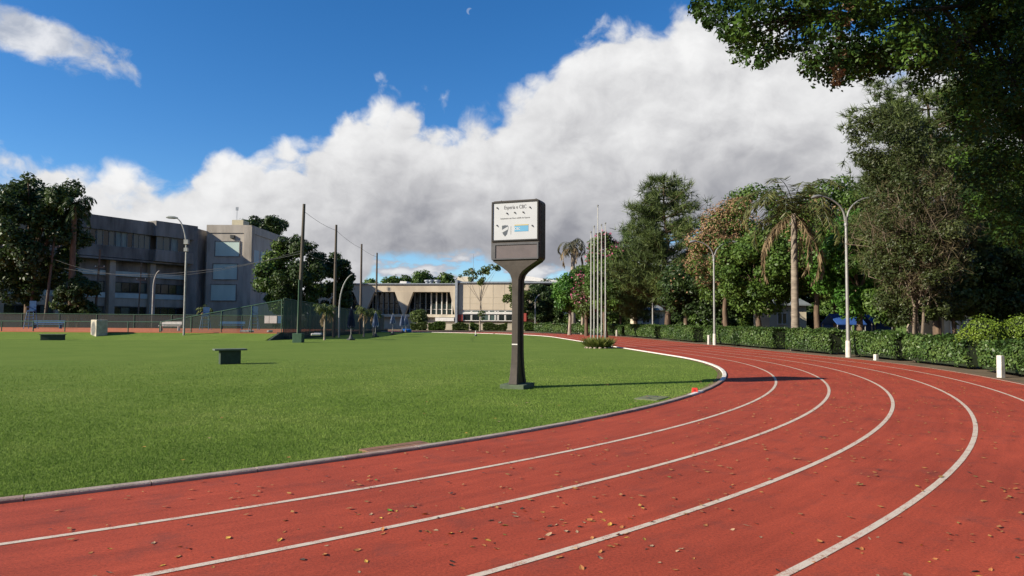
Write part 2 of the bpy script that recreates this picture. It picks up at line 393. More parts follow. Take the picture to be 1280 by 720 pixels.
def palm_tree(name, label, base, H, r, nf, ln, mats, bark, seed, cat='palm tree', group=None, dead=8, leafL=.55, leafW=.05, ragged=.1, lean=(0, 0), sag=1.9, nleaf=34, e0=.35, hang=.75):
    rng = np.random.default_rng(seed); root = thing(name, label, cat, tuple(base), 0, group); mb = MB()
    n = 26
    pts = [(lean[0]*(i/n)**1.5, lean[1]*(i/n)**1.5, -.05+H*i/n) for i in range(n+1)]
    mb.tube(pts, [r*(1.25-.45*i/n)*(1+.07*(i % 2))*(1.25 if i == 0 else 1) for i in range(n+1)], 12); mb.build('trunk', bark, root, smooth=True)
    top = np.array(pts[-1])
    for gname, cnt, m, e0, e1, sg, rg in (('crown', nf, mats[0], e0, 1.45, sag, ragged), ('dry_fronds', dead, mats[1], -.9, -.1, .9, .35)):
        if not cnt: continue
        mb2 = MB(); VV = []; TT = []
        for i in range(cnt):
            az = i*2.4+rng.random()*.5; el = rng.uniform(e0, e1); p, V = frond(rng, az, el, ln*rng.uniform(.75, 1.1), nleaf, leafL, leafW, sg*rng.uniform(.7, 1.3), rg, hang if gname == 'crown' else 1.4)
            VV.append(V+top); TT.append(np.full(len(V)//4, rng.random())*.6+rng.random(len(V)//4)*.4)
            mb2.tube(p+top, list(np.linspace(.03, .008, len(p))), 4, cap=False)
        o = mesh_np(gname, np.concatenate(VV), 4, m, np.concatenate(TT), root)
        mb2.build('frond_rib', m, o)
    return root

# ------------------------------------------------------------------ palette
bark_brown = M('bark_brown', (.16, .11, .075), (.06, .042, .03), 6, .9, .6, 20, stretch=(1, 1, .25))
bark_pale = M('bark_pale', (.34, .29, .23), (.17, .14, .11), 5, .9, .5, 18, stretch=(1, 1, .4))
bark_twig = M('bark_twig', (.20, .16, .12), (.10, .08, .06), 5, .9, .5, 18)
bark_palm = M('bark_palm', (.27, .23, .18), (.12, .10, .08), 3, .9, .5, 14, stretch=(.6, .6, 3))
lf_dark = LEAF('leaf_dark_green', [(.018, .035, .010), (.033, .062, .015), (.060, .098, .021)])
lf_mid = LEAF('leaf_mid_green', [(.036, .075, .013), (.075, .137, .023), (.130, .195, .036)])
lf_fresh = LEAF('leaf_fresh_green', [(.034, .098, .014), (.069, .172, .023), (.115, .230, .034)])
lf_olive = LEAF('leaf_olive', [(.045, .075, .016), (.075, .115, .026), (.125, .165, .042)])
lf_pine = LEAF('pine_needles', [(.035, .057, .016), (.068, .101, .024), (.115, .149, .038)], trans=.12, rough=.6)
lf_pine2 = LEAF('pine_needles_light', [(.050, .088, .025), (.081, .131, .037), (.112, .175, .050)], trans=.15, rough=.6)
lf_hedge = LEAF('hedge_leaf', [(.027, .060, .013), (.055, .105, .022), (.105, .165, .04)], trans=.2, rough=.45)
lf_top = LEAF('topiary_leaf', [(.08, .14, .014), (.14, .21, .02), (.20, .27, .03)], trans=.2)
fl_orange = LEAF('blossom_orange', [(.19, .11, .06), (.29, .175, .095), (.38, .25, .14)], trans=.25, rough=.8)
fl_pink = LEAF('blossom_pink', [(.35, .06, .13), (.5, .12, .22), (.6, .25, .33)], trans=.25, rough=.8)
lf_palm = LEAF('palm_leaf', [(.06, .075, .022), (.10, .11, .035), (.16, .15, .06)], trans=.2)
lf_palmdry = LEAF('palm_leaf_dry', [(.14, .10, .05), (.22, .16, .09), (.30, .23, .13)], trans=.2, rough=.8)
lf_palmy = LEAF('young_palm_leaf', [(.05, .08, .015), (.09, .12, .03), (.14, .16, .05)], trans=.2)
twig = LEAF('bare_twig', [(.06, .055, .025), (.10, .085, .042), (.15, .12, .065)], trans=.0, rough=.9)

# ------------------------------------------------------------------ ground, running track
CX, CY, R0, A2 = -19.5525, 28.56, 27.3243, .10
tn = np.array([math.cos(A2), math.sin(A2)]); tt_ = np.array([-math.sin(A2), math.cos(A2)]); STRAIGHT = 34.0
C1 = np.array([CX, CY]); C2 = C1+tt_*STRAIGHT
def path():
    P = []
    for a in np.linspace(-2.3, A2, 150): P.append((C1, np.array([math.cos(a), math.sin(a)])))
    for s in np.linspace(0, STRAIGHT, 24)[1:-1]: P.append((C1+tt_*s, tn))
    for a in np.linspace(A2, 2.1, 80): P.append((C2, np.array([math.cos(a), math.sin(a)])))
    return P
PATH = path()
def ring_mb(r1, r2, z, sub=1, i0=0, i1=None):
    mb = MB(); rs = np.linspace(r1, r2, sub+1); pp = PATH[i0:i1]
    for c, n in pp:
        for r in rs: mb.v.append((c[0]+n[0]*r, c[1]+n[1]*r, z))
    k = sub+1
    for i in range(len(pp)-1):
        for j in range(sub): mb.f.append((i*k+j, i*k+j+1, (i+1)*k+j+1, (i+1)*k+j))
    return mb
def offset_of(x, y):
    """distance from the bend's centre line, i.e. the radius on the bend"""
    x = np.asarray(x); y = np.asarray(y); dx, dy = x-CX, y-CY; s = dx*tt_[0]+dy*tt_[1]; a = np.arctan2(dy, dx)
    d1 = np.hypot(dx, dy); d2 = dx*tn[0]+dy*tn[1]; d3 = np.hypot(x-C2[0], y-C2[1])
    return np.where(a < A2, d1, np.where(s < STRAIGHT, d2, d3))
def pt_on(r, px):
    """point at radius r of the track's family of curves that is seen in the direction of photo column px"""
    Ys = np.linspace(8, 130, 4000); xs = np.array([(px-640)/F*y for y in Ys]); o = offset_of(xs, Ys)
    i = np.where((o[:-1] < r) & (o[1:] >= r))[0]; i = i[-1] if len(i) else np.argmin(abs(o-r))
    return float(xs[i]), float(Ys[i])

def lawn_material():
    m, nt, b = new_mat('lawn'); N, L = nt.nodes, nt.links; b.inputs['Roughness'].default_value = .95; b.inputs['Specular IOR Level'].default_value = .03
    g = N.new('ShaderNodeNewGeometry')
    def nz(sc, det, ro=.6):
        n = N.new('ShaderNodeTexNoise'); n.inputs['Scale'].default_value = sc; n.inputs['Detail'].default_value = det; n.inputs['Roughness'].default_value = ro; L.new(g.outputs['Position'], n.inputs['Vector']); return n.outputs['Fac']
    def rp(f, cs, lo, hi):
        r = N.new('ShaderNodeValToRGB'); r.color_ramp.elements[0].position = lo; r.color_ramp.elements[1].position = hi
        r.color_ramp.elements[0].color = cs[0]+(1,); r.color_ramp.elements[1].color = cs[1]+(1,); L.new(f, r.inputs[0]); return r.outputs[0]
    def mx(f, a, b_):
        n = N.new('ShaderNodeMix'); n.data_type = 'RGBA'
        if isinstance(f, float): n.inputs[0].default_value = f
        else: L.new(f, n.inputs[0])
        L.new(a, n.inputs[6]); L.new(b_, n.inputs[7]); return n.outputs[2]
    big = rp(nz(.35, 5), ((.102, .166, .032), (.154, .214, .047)), .35, .68)
    fine = rp(nz(38, 5, .7), ((.078, .130, .024), (.168, .230, .056)), .3, .72)
    c = mx(.55, big, fine)
    dry = rp(nz(1.1, 6), ((.19, .22, .06), (.075, .145, .02)), .4, .6)
    mr = N.new('ShaderNodeMapRange'); mr.inputs['From Min'].default_value = .55; mr.inputs['From Max'].default_value = .75; mr.inputs['To Max'].default_value = .7; L.new(nz(.5, 7, .75), mr.inputs['Value'])
    c = mx(mr.outputs[0], c, dry); L.new(c, b.inputs['Base Color'])
    bp = N.new('ShaderNodeBump'); bp.inputs['Strength'].default_value = .8; bp.inputs['Distance'].default_value = .03; L.new(nz(55, 4, .75), bp.inputs['Height']); L.new(bp.outputs[0], b.inputs['Normal'])
    MATS['lawn'] = m; return m
lawn_m = lawn_material()
gmb = MB(); xs = np.linspace(-700, 700, 15); ys = np.linspace(-500, 900, 15)
for y in ys:
    for x in xs: gmb.v.append((x, y, -.012))
for j in range(14):
    for i in range(14): gmb.f.append((j*15+i, j*15+i+1, (j+1)*15+i+1, (j+1)*15+i))
tag(gmb.build('lawn', lawn_m), 'short green mown lawn inside the running track', kind='structure')

def track_material():
    m, nt, b = new_mat('track_rubber'); N, L = nt.nodes, nt.links; b.inputs['Roughness'].default_value = .82; b.inputs['Specular IOR Level'].default_value = .25
    g = N.new('ShaderNodeNewGeometry')
    def nz(sc, det, ro=.6):
        n = N.new('ShaderNodeTexNoise'); n.inputs['Scale'].default_value = sc; n.inputs['Detail'].default_value = det; n.inputs['Roughness'].default_value = ro; L.new(g.outputs['Position'], n.inputs['Vector']); return n.outputs['Fac']
    r = N.new('ShaderNodeValToRGB'); L.new(nz(.5, 8, .65), r.inputs[0]); e = r.color_ramp.elements
    e[0].position = .3; e[0].color = (.305, .046, .021, 1); e[1].position = .7; e[1].color = (.43, .066, .029, 1)
    gr = N.new('ShaderNodeValToRGB'); L.new(nz(48, 8, .95), gr.inputs[0]); e = gr.color_ramp.elements
    e[0].position = .38; e[0].color = (.32, .29, .29, 1); e[1].position = .58; e[1].color = (1.25, 1.28, 1.3, 1)
    mu = N.new('ShaderNodeMix'); mu.data_type = 'RGBA'; mu.blend_type = 'MULTIPLY'; mu.inputs[0].default_value = .9; L.new(r.outputs[0], mu.inputs[6]); L.new(gr.outputs[0], mu.inputs[7])
    stn = N.new('ShaderNodeMapRange'); stn.inputs['From Min'].default_value = .52; stn.inputs['From Max'].default_value = .74; stn.inputs['To Max'].default_value = .6; L.new(nz(1.7, 7, .7), stn.inputs['Value'])
    ms = N.new('ShaderNodeMix'); ms.data_type = 'RGBA'; L.new(stn.outputs[0], ms.inputs[0]); L.new(mu.outputs[2], ms.inputs[6]); ms.inputs[7].default_value = (.115, .036, .028, 1)
    # wear streaks that follow the running direction
    sub = N.new('ShaderNodeVectorMath'); sub.operation = 'SUBTRACT'; L.new(g.outputs['Position'], sub.inputs[0]); sub.inputs[1].default_value = (CX, CY, 0)
    ln = N.new('ShaderNodeVectorMath'); ln.operation = 'LENGTH'; L.new(sub.outputs[0], ln.inputs[0])
    sp_ = N.new('ShaderNodeSeparateXYZ'); L.new(sub.outputs[0], sp_.inputs[0]); an = N.new('ShaderNodeMath'); an.operation = 'ARCTAN2'; L.new(sp_.outputs[1], an.inputs[0]); L.new(sp_.outputs[0], an.inputs[1])
    cb = N.new('ShaderNodeCombineXYZ'); L.new(ln.outputs['Value'], cb.inputs[0]); L.new(an.outputs[0], cb.inputs[1])
    mp2 = N.new('ShaderNodeMapping'); mp2.inputs['Scale'].default_value = (5, 14, 1); L.new(cb.outputs[0], mp2.inputs[0])
    n3 = N.new('ShaderNodeTexNoise'); n3.inputs['Scale'].default_value = 1.3; n3.inputs['Detail'].default_value = 6; n3.inputs['Roughness'].default_value = .7; L.new(mp2.outputs[0], n3.inputs['Vector'])
    r3 = N.new('ShaderNodeValToRGB'); r3.color_ramp.elements[0].position = .32; r3.color_ramp.elements[0].color = (.80, .78, .78, 1); r3.color_ramp.elements[1].position = .68; r3.color_ramp.elements[1].color = (1.1, 1.12, 1.14, 1); L.new(n3.outputs['Fac'], r3.inputs[0])
    m3 = N.new('ShaderNodeMix'); m3.data_type = 'RGBA'; m3.blend_type = 'MULTIPLY'; m3.inputs[0].default_value = 1; L.new(ms.outputs[2], m3.inputs[6]); L.new(r3.outputs[0], m3.inputs[7])
    L.new(m3.outputs[2], b.inputs['Base Color'])
    bp = N.new('ShaderNodeBump'); bp.inputs['Strength'].default_value = .55; bp.inputs['Distance'].default_value = .006; L.new(nz(170, 3, .8), bp.inputs['Height']); L.new(bp.outputs[0], b.inputs['Normal'])
    MATS['track'] = m; return m
track = tag(ring_mb(R0-.10, R0+7.42, 0, 6).build('running_track', track_material()), 'red rubber running track curving round the lawn', kind='structure')
def line_material(name, c, wear):
    m, nt, b = new_mat(name); N, L = nt.nodes, nt.links; b.inputs['Roughness'].default_value = .7
    g = N.new('ShaderNodeNewGeometry')
    def nz(sc, det):
        n = N.new('ShaderNodeTexNoise'); n.inputs['Scale'].default_value = sc; n.inputs['Detail'].default_value = det; n.inputs['Roughness'].default_value = .7; L.new(g.outputs['Position'], n.inputs['Vector']); return n.outputs['Fac']
    a = N.new('ShaderNodeMath'); a.operation = 'MULTIPLY_ADD'; L.new(nz(140, 3), a.inputs[0]); a.inputs[1].default_value = .6
    n2 = N.new('ShaderNodeMath'); n2.operation = 'MULTIPLY'; L.new(nz(6, 5), n2.inputs[0]); n2.inputs[1].default_value = .4; L.new(n2.outputs[0], a.inputs[2])
    r = N.new('ShaderNodeValToRGB'); L.new(a.outputs[0], r.inputs[0]); e = r.color_ramp.elements
    e[0].position = wear-.05; e[0].color = (.33, .12, .08, 1); e[1].position = wear+.03; e[1].color = c+(1,)
    L.new(r.outputs[0], b.inputs['Base Color']); return m
line_m = line_material('lane_paint', (.55, .47, .37), .455)
for k in range(1, 7):
    o = ring_mb(R0+1.22*k-.031, R0+1.22*k+.031, .004).build('lane_line', line_m, track)

soil = M('soil', (.17, .115, .075), (.085, .06, .04), .9, .95, .5, 30, c3=(.12, .09, .055), glob=True)
tag(ring_mb(R0+7.42, R0+40, -.005, 6).build('soil_verge', soil), 'bare brown soil under the trees behind the hedge', kind='structure')
dirt = M('dirt_strip', (.20, .105, .07), (.10, .075, .04), 3, .95, .5, 40, glob=True)
tag(ring_mb(R0-.36, R0-.20, -.004).build('dirt_strip', dirt), 'thin strip of reddish dirt between lawn and kerb', kind='structure')

# kerb of single stones along the inner edge
kerb = thing('track_kerb', 'low concrete kerb along the inner edge of the track', 'kerb'); kerb['kind'] = 'structure'; del kerb['category']
km = [M('kerb_grey', (.38, .31, .26), (.22, .17, .135), 7, .85, .4, 60, glob=True), M('kerb_pink', (.36, .25, .205), (.20, .14, .11), 7, .85, .4, 60, glob=True),
      M('kerb_white', (.66, .62, .56), (.30, .25, .21), 4, .8, .3, 50, lo=.25, hi=.48, glob=True)]
def kerb_piece(c, n1, n2, m):
    mb = MB()
    z0, z1 = -.05, .034
    q = [(R0-.21, z0), (R0-.10, z0), (R0-.09, z1-.012), (R0-.102, z1), (R0-.198, z1), (R0-.21, z1-.012)]
    for n in (n1, n2): mb.v += [(c[0]+n[0]*r, c[1]+n[1]*r, z) if not callable(c) else None for r, z in q]
    k = len(q); mb.f.append(tuple(range(k))); mb.f.append(tuple(reversed(range(k, 2*k))))
    for i in range(k): j = (i+1) % k; mb.f.append((i, k+i, k+j, j))
    mb.build('kerb_stone', m, kerb)
da = 1.0/R0
a = -1.45
while a < A2-da:
    n1 = (math.cos(a), math.sin(a)); n2 = (math.cos(a+da-.0004), math.sin(a+da-.0004))
    white = a > -.40 or (-.56 < a < -.5)
    kerb_piece(C1, n1, n2, km[2] if white else random.choice(km[:2])); a += da
def kerb_straight(s0, s1, m):
    mb = MB(); q = [(R0-.21, -.05), (R0-.10, -.05), (R0-.09, .024), (R0-.102, .034), (R0-.198, .034), (R0-.21, .024)]
    for s in (s0, s1): mb.v += [tuple(C1+tt_*s+tn*r)+(z,) for r, z in q]
    k = 6; mb.f.append(tuple(range(k))); mb.f.append(tuple(reversed(range(k, 2*k))))
    for i in range(k): j = (i+1) % k; mb.f.append((i, k+i, k+j, j))
    mb.build('kerb_stone', m, kerb)
s0 = (a-A2)*R0
while s0 < STRAIGHT: kerb_straight(s0, s0+.985, km[2]); s0 += 1.0
for i in range(60):
    aa = A2+i*da
    kerb_piece(C2, (math.cos(aa), math.sin(aa)), (math.cos(aa+da-.0004), math.sin(aa+da-.0004)), km[2])

# grass blades of the nearer lawn
def grass():
    n = 640000; rng = np.random.default_rng(3)
    d = 4.5*(30/4.5)**rng.random(n); az = rng.uniform(-.70, .55, n)
    x = d*np.sin(az)*1.0; y = d*np.cos(az)
    keep = (offset_of(x, y) < R0-.20) & (y > 2) & (rng.random(n) > np.clip((d-11)/19, 0, 1)); x, y, d = x[keep], y[keep], d[keep]; n = len(x)
    h = rng.uniform(.012, .028, n); w = (.0014+.00032*d)*rng.uniform(.7, 1.3, n)
    near_edge = offset_of(x, y) > R0-.42; h = np.where(near_edge, h*1.5, h)
    az2 = rng.random(n)*6.283; bend = rng.uniform(0, .8, n); azb = rng.random(n)*6.283
    V = np.empty((n, 3, 3)); ux, uy = np.cos(az2)*w, np.sin(az2)*w
    V[:, 0] = np.stack([x-ux, y-uy, np.full(n, -.014)], 1); V[:, 1] = np.stack([x+ux, y+uy, np.full(n, -.014)], 1)
    V[:, 2] = np.stack([x+np.cos(azb)*h*bend, y+np.sin(azb)*h*bend, h-.012], 1)
    patch = (np.sin(x*.9+1.3*np.sin(y*.5))*np.sin(y*.7+1.1*np.sin(x*.6))+.7*np.sin(x*3.1+2*np.sin(y*2.3))*np.sin(y*3.7+1.7*np.sin(x*1.9))+1.4)/2.8
    m = LEAF('grass_blade', [(.090, .160, .027), (.155, .240, .043), (.27, .325, .095)], trans=.25, rough=.8, spec=.05)
    o = mesh_np('grass', V.reshape(-1, 3), 3, m, np.clip(patch*.7-.1+rng.random(n)*.45, 0, 1))
    tag(o, 'short green grass blades of the near lawn', 'grass', kind='stuff')
grass()

# ------------------------------------------------------------------ raised clay court on the left
clay = M('clay', (.46, .14, .06), (.34, .10, .045), .6, .95, .3, 30, glob=True)
mb = MB(); mb.box(-95, -18.25, 53.0, 74.6, -.1, .5)
tag(mb.build('clay_court', clay), 'raised orange clay tennis court', kind='structure')
mb = MB()
mb.quad((-95, 50.4, -.016), (-18.22, 50.4, -.016), (-18.22, 52.98, .46), (-95, 52.98, .46))
tag(mb.build('grass_bank', lawn_m), 'low grass bank in front of the clay court', kind='structure')

# ------------------------------------------------------------------ concrete building on the left
concrete = M('weathered_concrete', (.30, .285, .265), (.085, .08, .075), .55, .92, .4, 9, c3=(.20, .19, .178), stretch=(1, 1, .22), glob=True)
concrete2 = M('pale_concrete', (.46, .42, .36), (.22, .20, .17), .5, .92, .4, 9, c3=(.37, .335, .29), stretch=(1, 1, .25), glob=True)
paint_blue = M('pale_blue_paint', (.46, .56, .56), (.34, .42, .43), 1.2, .8, stretch=(1, 1, .4), glob=True)
paint_mint = M('pale_mint_panel', (.50, .62, .56), (.40, .50, .46), .8, .8, stretch=(1, 1, .3), glob=True)
dkglass = GLASS('dark_glass', (.012, .016, .017)); gnglass = GLASS('green_glass', (.06, .09, .085), .15); blind = M('window_blind', (.26, .32, .30), (.12, .16, .155), 1.5, .7, stretch=(2, 2, .3), glob=True)
frame_dk = M('dark_frame', (.05, .055, .055), rough=.6); frame_gr = M('grey_frame', (.20, .22, .22), rough=.6); white_fr = M('white_frame', (.72, .70, .66), (.55, .53, .5), 3, .6)
metal_gr = M('grey_metal', (.30, .33, .36), (.2, .22, .25), 3, .5, metallic=.3)

def window(parent, x0, x1, y, z0, z1, fm, pm, panes, fw=.07, depth=.14):
    """window set in a wall that faces -y: outer frame with one pane object per light"""
    f = MB(); f.box(x0, x1, y-.03, y+depth, z0, z0+fw).box(x0, x1, y-.03, y+depth, z1-fw, z1).box(x0, x0+fw, y-.026, y+depth, z0+fw, z1-fw).box(x1-fw, x1, y-.026, y+depth, z0+fw, z1-fw)
    for k in range(1, panes):
        xm = x0+(x1-x0)*k/panes; f.box(xm-fw*.4, xm+fw*.4, y-.022, y+depth, z0+fw, z1-fw)
    w = f.build('window', fm, parent)
    for k in range(panes):
        a_ = x0+fw+(x1-x0-fw)*k/panes; b_ = x0+(x1-x0-fw)*(k+1)/panes
        m = pm if not isinstance(pm, list) else random.choice(pm)
        MB().box(a_+.01, b_-.01, y+.05, y+.075, z0+fw+.01, z1-fw-.01).build('pane', m, w)
    return w
def left_building():
    D1 = 95.0; p0 = at(143, 400, D1); rz = math.atan2(.875, .48); s = D1/75
    b = thing('concrete_building', 'weathered grey concrete building with long window bands and pale blue sills behind the clay court', 'building', (p0[0], p0[1], 0), rz)
    U0, U1, UB = -24.0, 12.2, 5.3          # left end, right end, start of the bay that juts out
    Z = lambda y: hz(143, y, D1)
    T, PB, W3t, W3b, SB = Z(272), Z(289), Z(291.5), Z(307), Z(322)
    q = [concrete, paint_blue]
    MB().box(U0, U1, 1.4, 17, 0, T-.6).build('wall', concrete, b)
    MB().box(U0, UB, 0, 1.4, PB, T).build('parapet', concrete, b)
    MB().box(UB, U1, -.7, 1.41, PB-.05, T+.25).build('parapet', concrete, b)
    MB().box(U0, UB, .0, 1.4, SB, W3b-.1).build('spandrel', concrete, b)
    MB().box(UB, U1, -.7, 1.41, SB-.05, W3b-.05).build('spandrel', concrete, b)
    MB().box(U0-.1, U1+.1, -.2, 1.5, SB-.35, SB-.1).build('floor_slab', concrete, b)
    # upper window band
    u = U0+.6
    while u < UB-1.5: window(b, u, u+2.5, .35, W3b-.1, PB, frame_gr, [blind, gnglass, gnglass, dkglass], 3); u += 2.6
    u = UB+.4
    while u < U1-2: window(b, u, u+2.2, -.3, W3b-.05, PB-.05, frame_gr, [blind, gnglass, dkglass], 2); u += 2.3
    MB().box(U1-.35, U1-.002, -.6, 1.3, W3b-.05, PB-.05).build('pier', concrete, b)
    # piers and the two lower storeys
    bays = [(-20, -14.2), (-13.4, -7.4), (-6.6, -.8), (.3, 5.4), (6.3, 11.5)]
    for x0, x1 in bays:
        MB().box(x0-.85, x0-.01, .55, 1.39, 0, SB-.36).build('pier', concrete2, b)
        MB().box(x0, x1, 1.1, 1.398, Z(344), Z(338)).build('blue_band', paint_blue, b)
        MB().box(x0, x1, 1.02, 1.396, Z(372), Z(365.5)).build('sill', paint_blue, b)
        MB().box(x0, x1, 1.15, 1.394, Z(382.5), Z(372.3)).build('spandrel', concrete2, b)
        n = max(2, int((x1-x0)/1.25))
        window(b, x0+.05, x1-.05, 1.2, Z(364.8), Z(351.5), frame_dk, [dkglass, dkglass, gnglass], n, .09)
        window(b, x0+.05, x1-.05, 1.2, Z(396), Z(383.2), frame_dk, [dkglass, dkglass, gnglass], n, .09)
        MB().box(x0, x1, 1.05, 1.392, 0, Z(396.5)).build('spandrel', concrete2, b)
    return b
left_building()
def end_block():
    Y = 106.0; x0, x1 = hx(256, Y), hx(311, Y); T = hz(280, 284, Y)
    b = thing('stair_block', 'square concrete end block with three pale mint panels stacked on its front', 'building', (x0, Y, 0))
    w = x1-x0; Zz = lambda y: hz(280, y, Y); X = lambda px: hx(px, Y)-x0
    MB().box(0, w, 0, 16, 0, T).build('wall', concrete2, b)
    MB().box(-.05, w+.12, -.12, 16.1, T-.9, T+.35).build('parapet', concrete2, b)
    MB().box(w-1.0, w+.25, -.25, .9, 0, T+.1).build('pier', concrete2, b)
    MB().box(-2.4, -.9, -1.2, 6, 0, T-.4).build('pier', concrete, b)
    MB().box(-.9, 0, 1.5, 6, 0, T-1.2).build('wall', concrete, b)
    for y0, y1, xa, xb in ((302, 320, 267, 297), (330, 349, 265, 295), (356, 375.5, 263, 294)):
        p = MB().box(X(xa), X(xb), -.06, .0-.002, Zz(y1), Zz(y0)).build('panel', paint_mint, b)
        f = MB(); a0, a1, z0, z1 = X(xa), X(xb), Zz(y1), Zz(y0)
        f.box(a0-.12, a1+.12, -.14, -.004, z0-.12, z0).box(a0-.12, a1+.12, -.14, -.004, z1, z1+.12).box(a0-.12, a0, -.135, -.004, z0, z1).box(a1, a1+.12, -.135, -.004, z0, z1)
        f.build('panel_frame', concrete, p)
    MB().box(X(286), X(291), -.35, -.003, Zz(298), Zz(294)).build('air_conditioner', frame_dk, b)
    # flank with a band of windows
    for k in range(4):
        o = bpy.data.objects.new('window', None)
    for k in range(5):
        y0 = 1.2+k*2.9; MB().box(w+.002, w+.09, y0, y0+2.2, Zz(331), Zz(311)).build('window', random.choice([paint_blue, paint_blue, dkglass]), b)
    hut = MB().box(2.6, 4.4, 3, 5.5, T+.0, T+1.6).build('roof_hut', M('cream_render', (.52, .47, .33), (.4, .36, .26), 2, .9), b)
    MB().tube([(3.2, 3.4, T+1.55), (3.2, 3.4, T+3.4)], .04, 5).box(3.0, 3.4, 3.35, 3.45, T+3.2, T+3.75).build('antenna', metal_gr, hut)
end_block()

# ------------------------------------------------------------------ club house across the lawn
def club_house():
    Y = 116.0; k = Y/F
    b = thing('club_house', 'low sand coloured concrete club house with slanted piers and tall glazing across the lawn', 'building', (0, Y, 0), -.12)
    X = lambda px: hx(px, Y); Zz = lambda y: hz(560, y, Y)
    tan = M('sand_concrete', (.55, .47, .355), (.37, .31, .235), .35, .9, .3, 7, c3=(.48, .41, .31), stretch=(1, 1, .3), glob=True)
    tan2 = M('cream_wall', (.60, .53, .40), (.44, .39, .30), .6, .9, stretch=(1, 1, .5), glob=True)
    xl, xr = X(370), X(702)
    MB().box(xl, xr, 4, 26, 0, Zz(356)).build('wall', tan, b)                             # body behind the front
    MB().box(xl, X(569), 0, 3.99, Zz(364.5), Zz(355)).build('fascia', tan, b)
    MB().box(X(571.5), X(655), 0, 3.99, Zz(387), Zz(353.5)).build('upper_wall', tan, b)
    for x0 in np.arange(X(571.5)+2.0, X(655)-.5, 2.0):
        MB().box(x0-.02, x0+.02, -.03, -.001, Zz(387), Zz(353.6)).build('panel_joint', tan2, b)
    for z in (Zz(371), Zz(379)): MB().box(X(571.5), X(655), -.025, -.001, z-.02, z+.02).build('panel_joint', tan2, b)
    MB().box(xl-.2, X(569.5), -.25, 24, Zz(355)+.002, Zz(353.6)).build('roof_edge', metal_gr, b)
    MB().box(X(571), xr+.2, -.25, 24, Zz(353.5)+.002, Zz(351.5)).build('roof_edge', metal_gr, b)
    MB().box(X(568), X(571), -.5, 3.98, 0, Zz(349.5)).build('downpipe_pier', metal_gr, b)
    # inverted triangular piers and the glazing between them
    for top0, top1, bx in ((434, 462, 448), (489, 513, 501), (382, 410, 396)):
        MB().prism([(X(top0), Zz(364.4)), (X(bx-1.2), Zz(393.5)), (X(bx+1.2), Zz(393.5)), (X(top1), Zz(364.4))], -.1, .9).build('slanted_pier', tan, b)
    MB().prism([(X(560.5), Zz(364.4)), (X(567.2), Zz(393.5)), (X(568), Zz(393.5)), (X(568), Zz(364.4))], -.05, 1.4).build('slanted_pier', tan, b)
    gl = thing_part = bpy.data.objects.new('glazing', MB().box(X(372), X(568), 2.2, 2.3, Zz(365), Zz(364.7)).mesh('glazing', white_fr)); COL.objects.link(gl); gl.parent = b
    edges = [372, 379, 386, 393, 400, 407, 414, 421, 428, 435, 442, 449, 456, 463, 470, 477, 484, 491, 498, 505, 512, 519, 526.5, 533.5, 540.5, 547.5, 554, 561, 567.8]
    for i, e in enumerate(edges[:-1]):  # left bays use grey frames and darker glass, shade put into the colour
        MB().box(X(e)-.07, X(e)+.07, 1.55, 2.2, Zz(393), Zz(364.6)).build('mullion', white_fr if e > 530 else frame_gr, gl)
        for z0, z1, m in ((393, 386.5, dkglass if e < 530 else gnglass), (386.2, 379, dkglass if e < 530 else gnglass), (378.7, 364.9, dkglass)):
            MB().box(X(e)+.1, X(edges[i+1])-.1, 2.0, 2.05, Zz(z0)+.03, Zz(z1)-.03).build('pane', m, gl)
        MB().box(X(e)+.07, X(edges[i+1])-.07, 1.8, 2.1, Zz(386.6), Zz(386.1)).build('transom', white_fr if e > 530 else frame_gr, gl)
    MB().box(xl, X(567.9), -.3, 3.97, Zz(396.5), Zz(393)).build('ledge', tan2, b)
    MB().box(xl, X(567.8), .5, 3.96, 0, Zz(396.5)-.002).build('plinth', tan, b)
    MB().box(X(543), X(567), -.6, .45, Zz(401.5), Zz(397)).build('white_counter', white_fr, b)
    # white framed shop-like front under the upper wall
    xs_ = [577.5, 588.5, 600, 611, 619, 622.5, 631.5, 641, 653]
    for i in range(len(xs_)-1):
        window(b, X(xs_[i]), X(xs_[i+1])-.06, .12, Zz(401), Zz(392.3), white_fr, [gnglass, dkglass], 1, .11)
        window(b, X(xs_[i]), X(xs_[i+1])-.06, .12, Zz(390.4), Zz(387.2), white_fr, gnglass, 1, .11)
    MB().box(X(577.5), X(653), -.05, 3.9, Zz(392.2), Zz(390.5)).build('transom_beam', white_fr, b)
    red = M('red_panel', (.34, .06, .045), (.26, .05, .04), 2, .7)
    MB().box(X(567.9), X(577.3), -.1, 3.9, Zz(401), Zz(393)).build('red_panel', red, b)
    MB().box(X(653.2), X(658), -.1, 3.9, Zz(401), Zz(391)).build('red_panel', red, b)
    MB().box(X(571.5), X(577.3), .1, 3.9, Zz(392.9), Zz(387.1)).build('pier', tan, b)
    # rounded right end and its white roof
    pts = [(X(655.2), 0)]+[(X(655.2)+6.2*math.sin(t), 6.2*(1-math.cos(t))) for t in np.linspace(.1, 1.5, 9)]+[(X(655.2), 8)]
    MB().prism_z(pts, Zz(389), Zz(354)).build('end_wall', tan, b)
    MB().prism([(X(652), Zz(349)), (X(652), Zz(343)), (X(660), Zz(343.5)), (X(697), Zz(349.5)), (X(697), Zz(351))], 3, 20).build('white_roof', white_fr, b)
    # things on the roof are parts of it
    rf = MB().box(xl+.5, xr-.5, .5, 23, Zz(354.9), Zz(354.2)).build('roof', metal_gr, b)
    for px in (520.5, 525.5, 534): MB().lathe([(.42, Zz(354.2)), (.42, Zz(349)), (.62, Zz(348.8)), (.62, Zz(347)), (.2, Zz(346.4))], 12, (X(px), 6)).build('vent', metal_gr, rf, smooth=True)
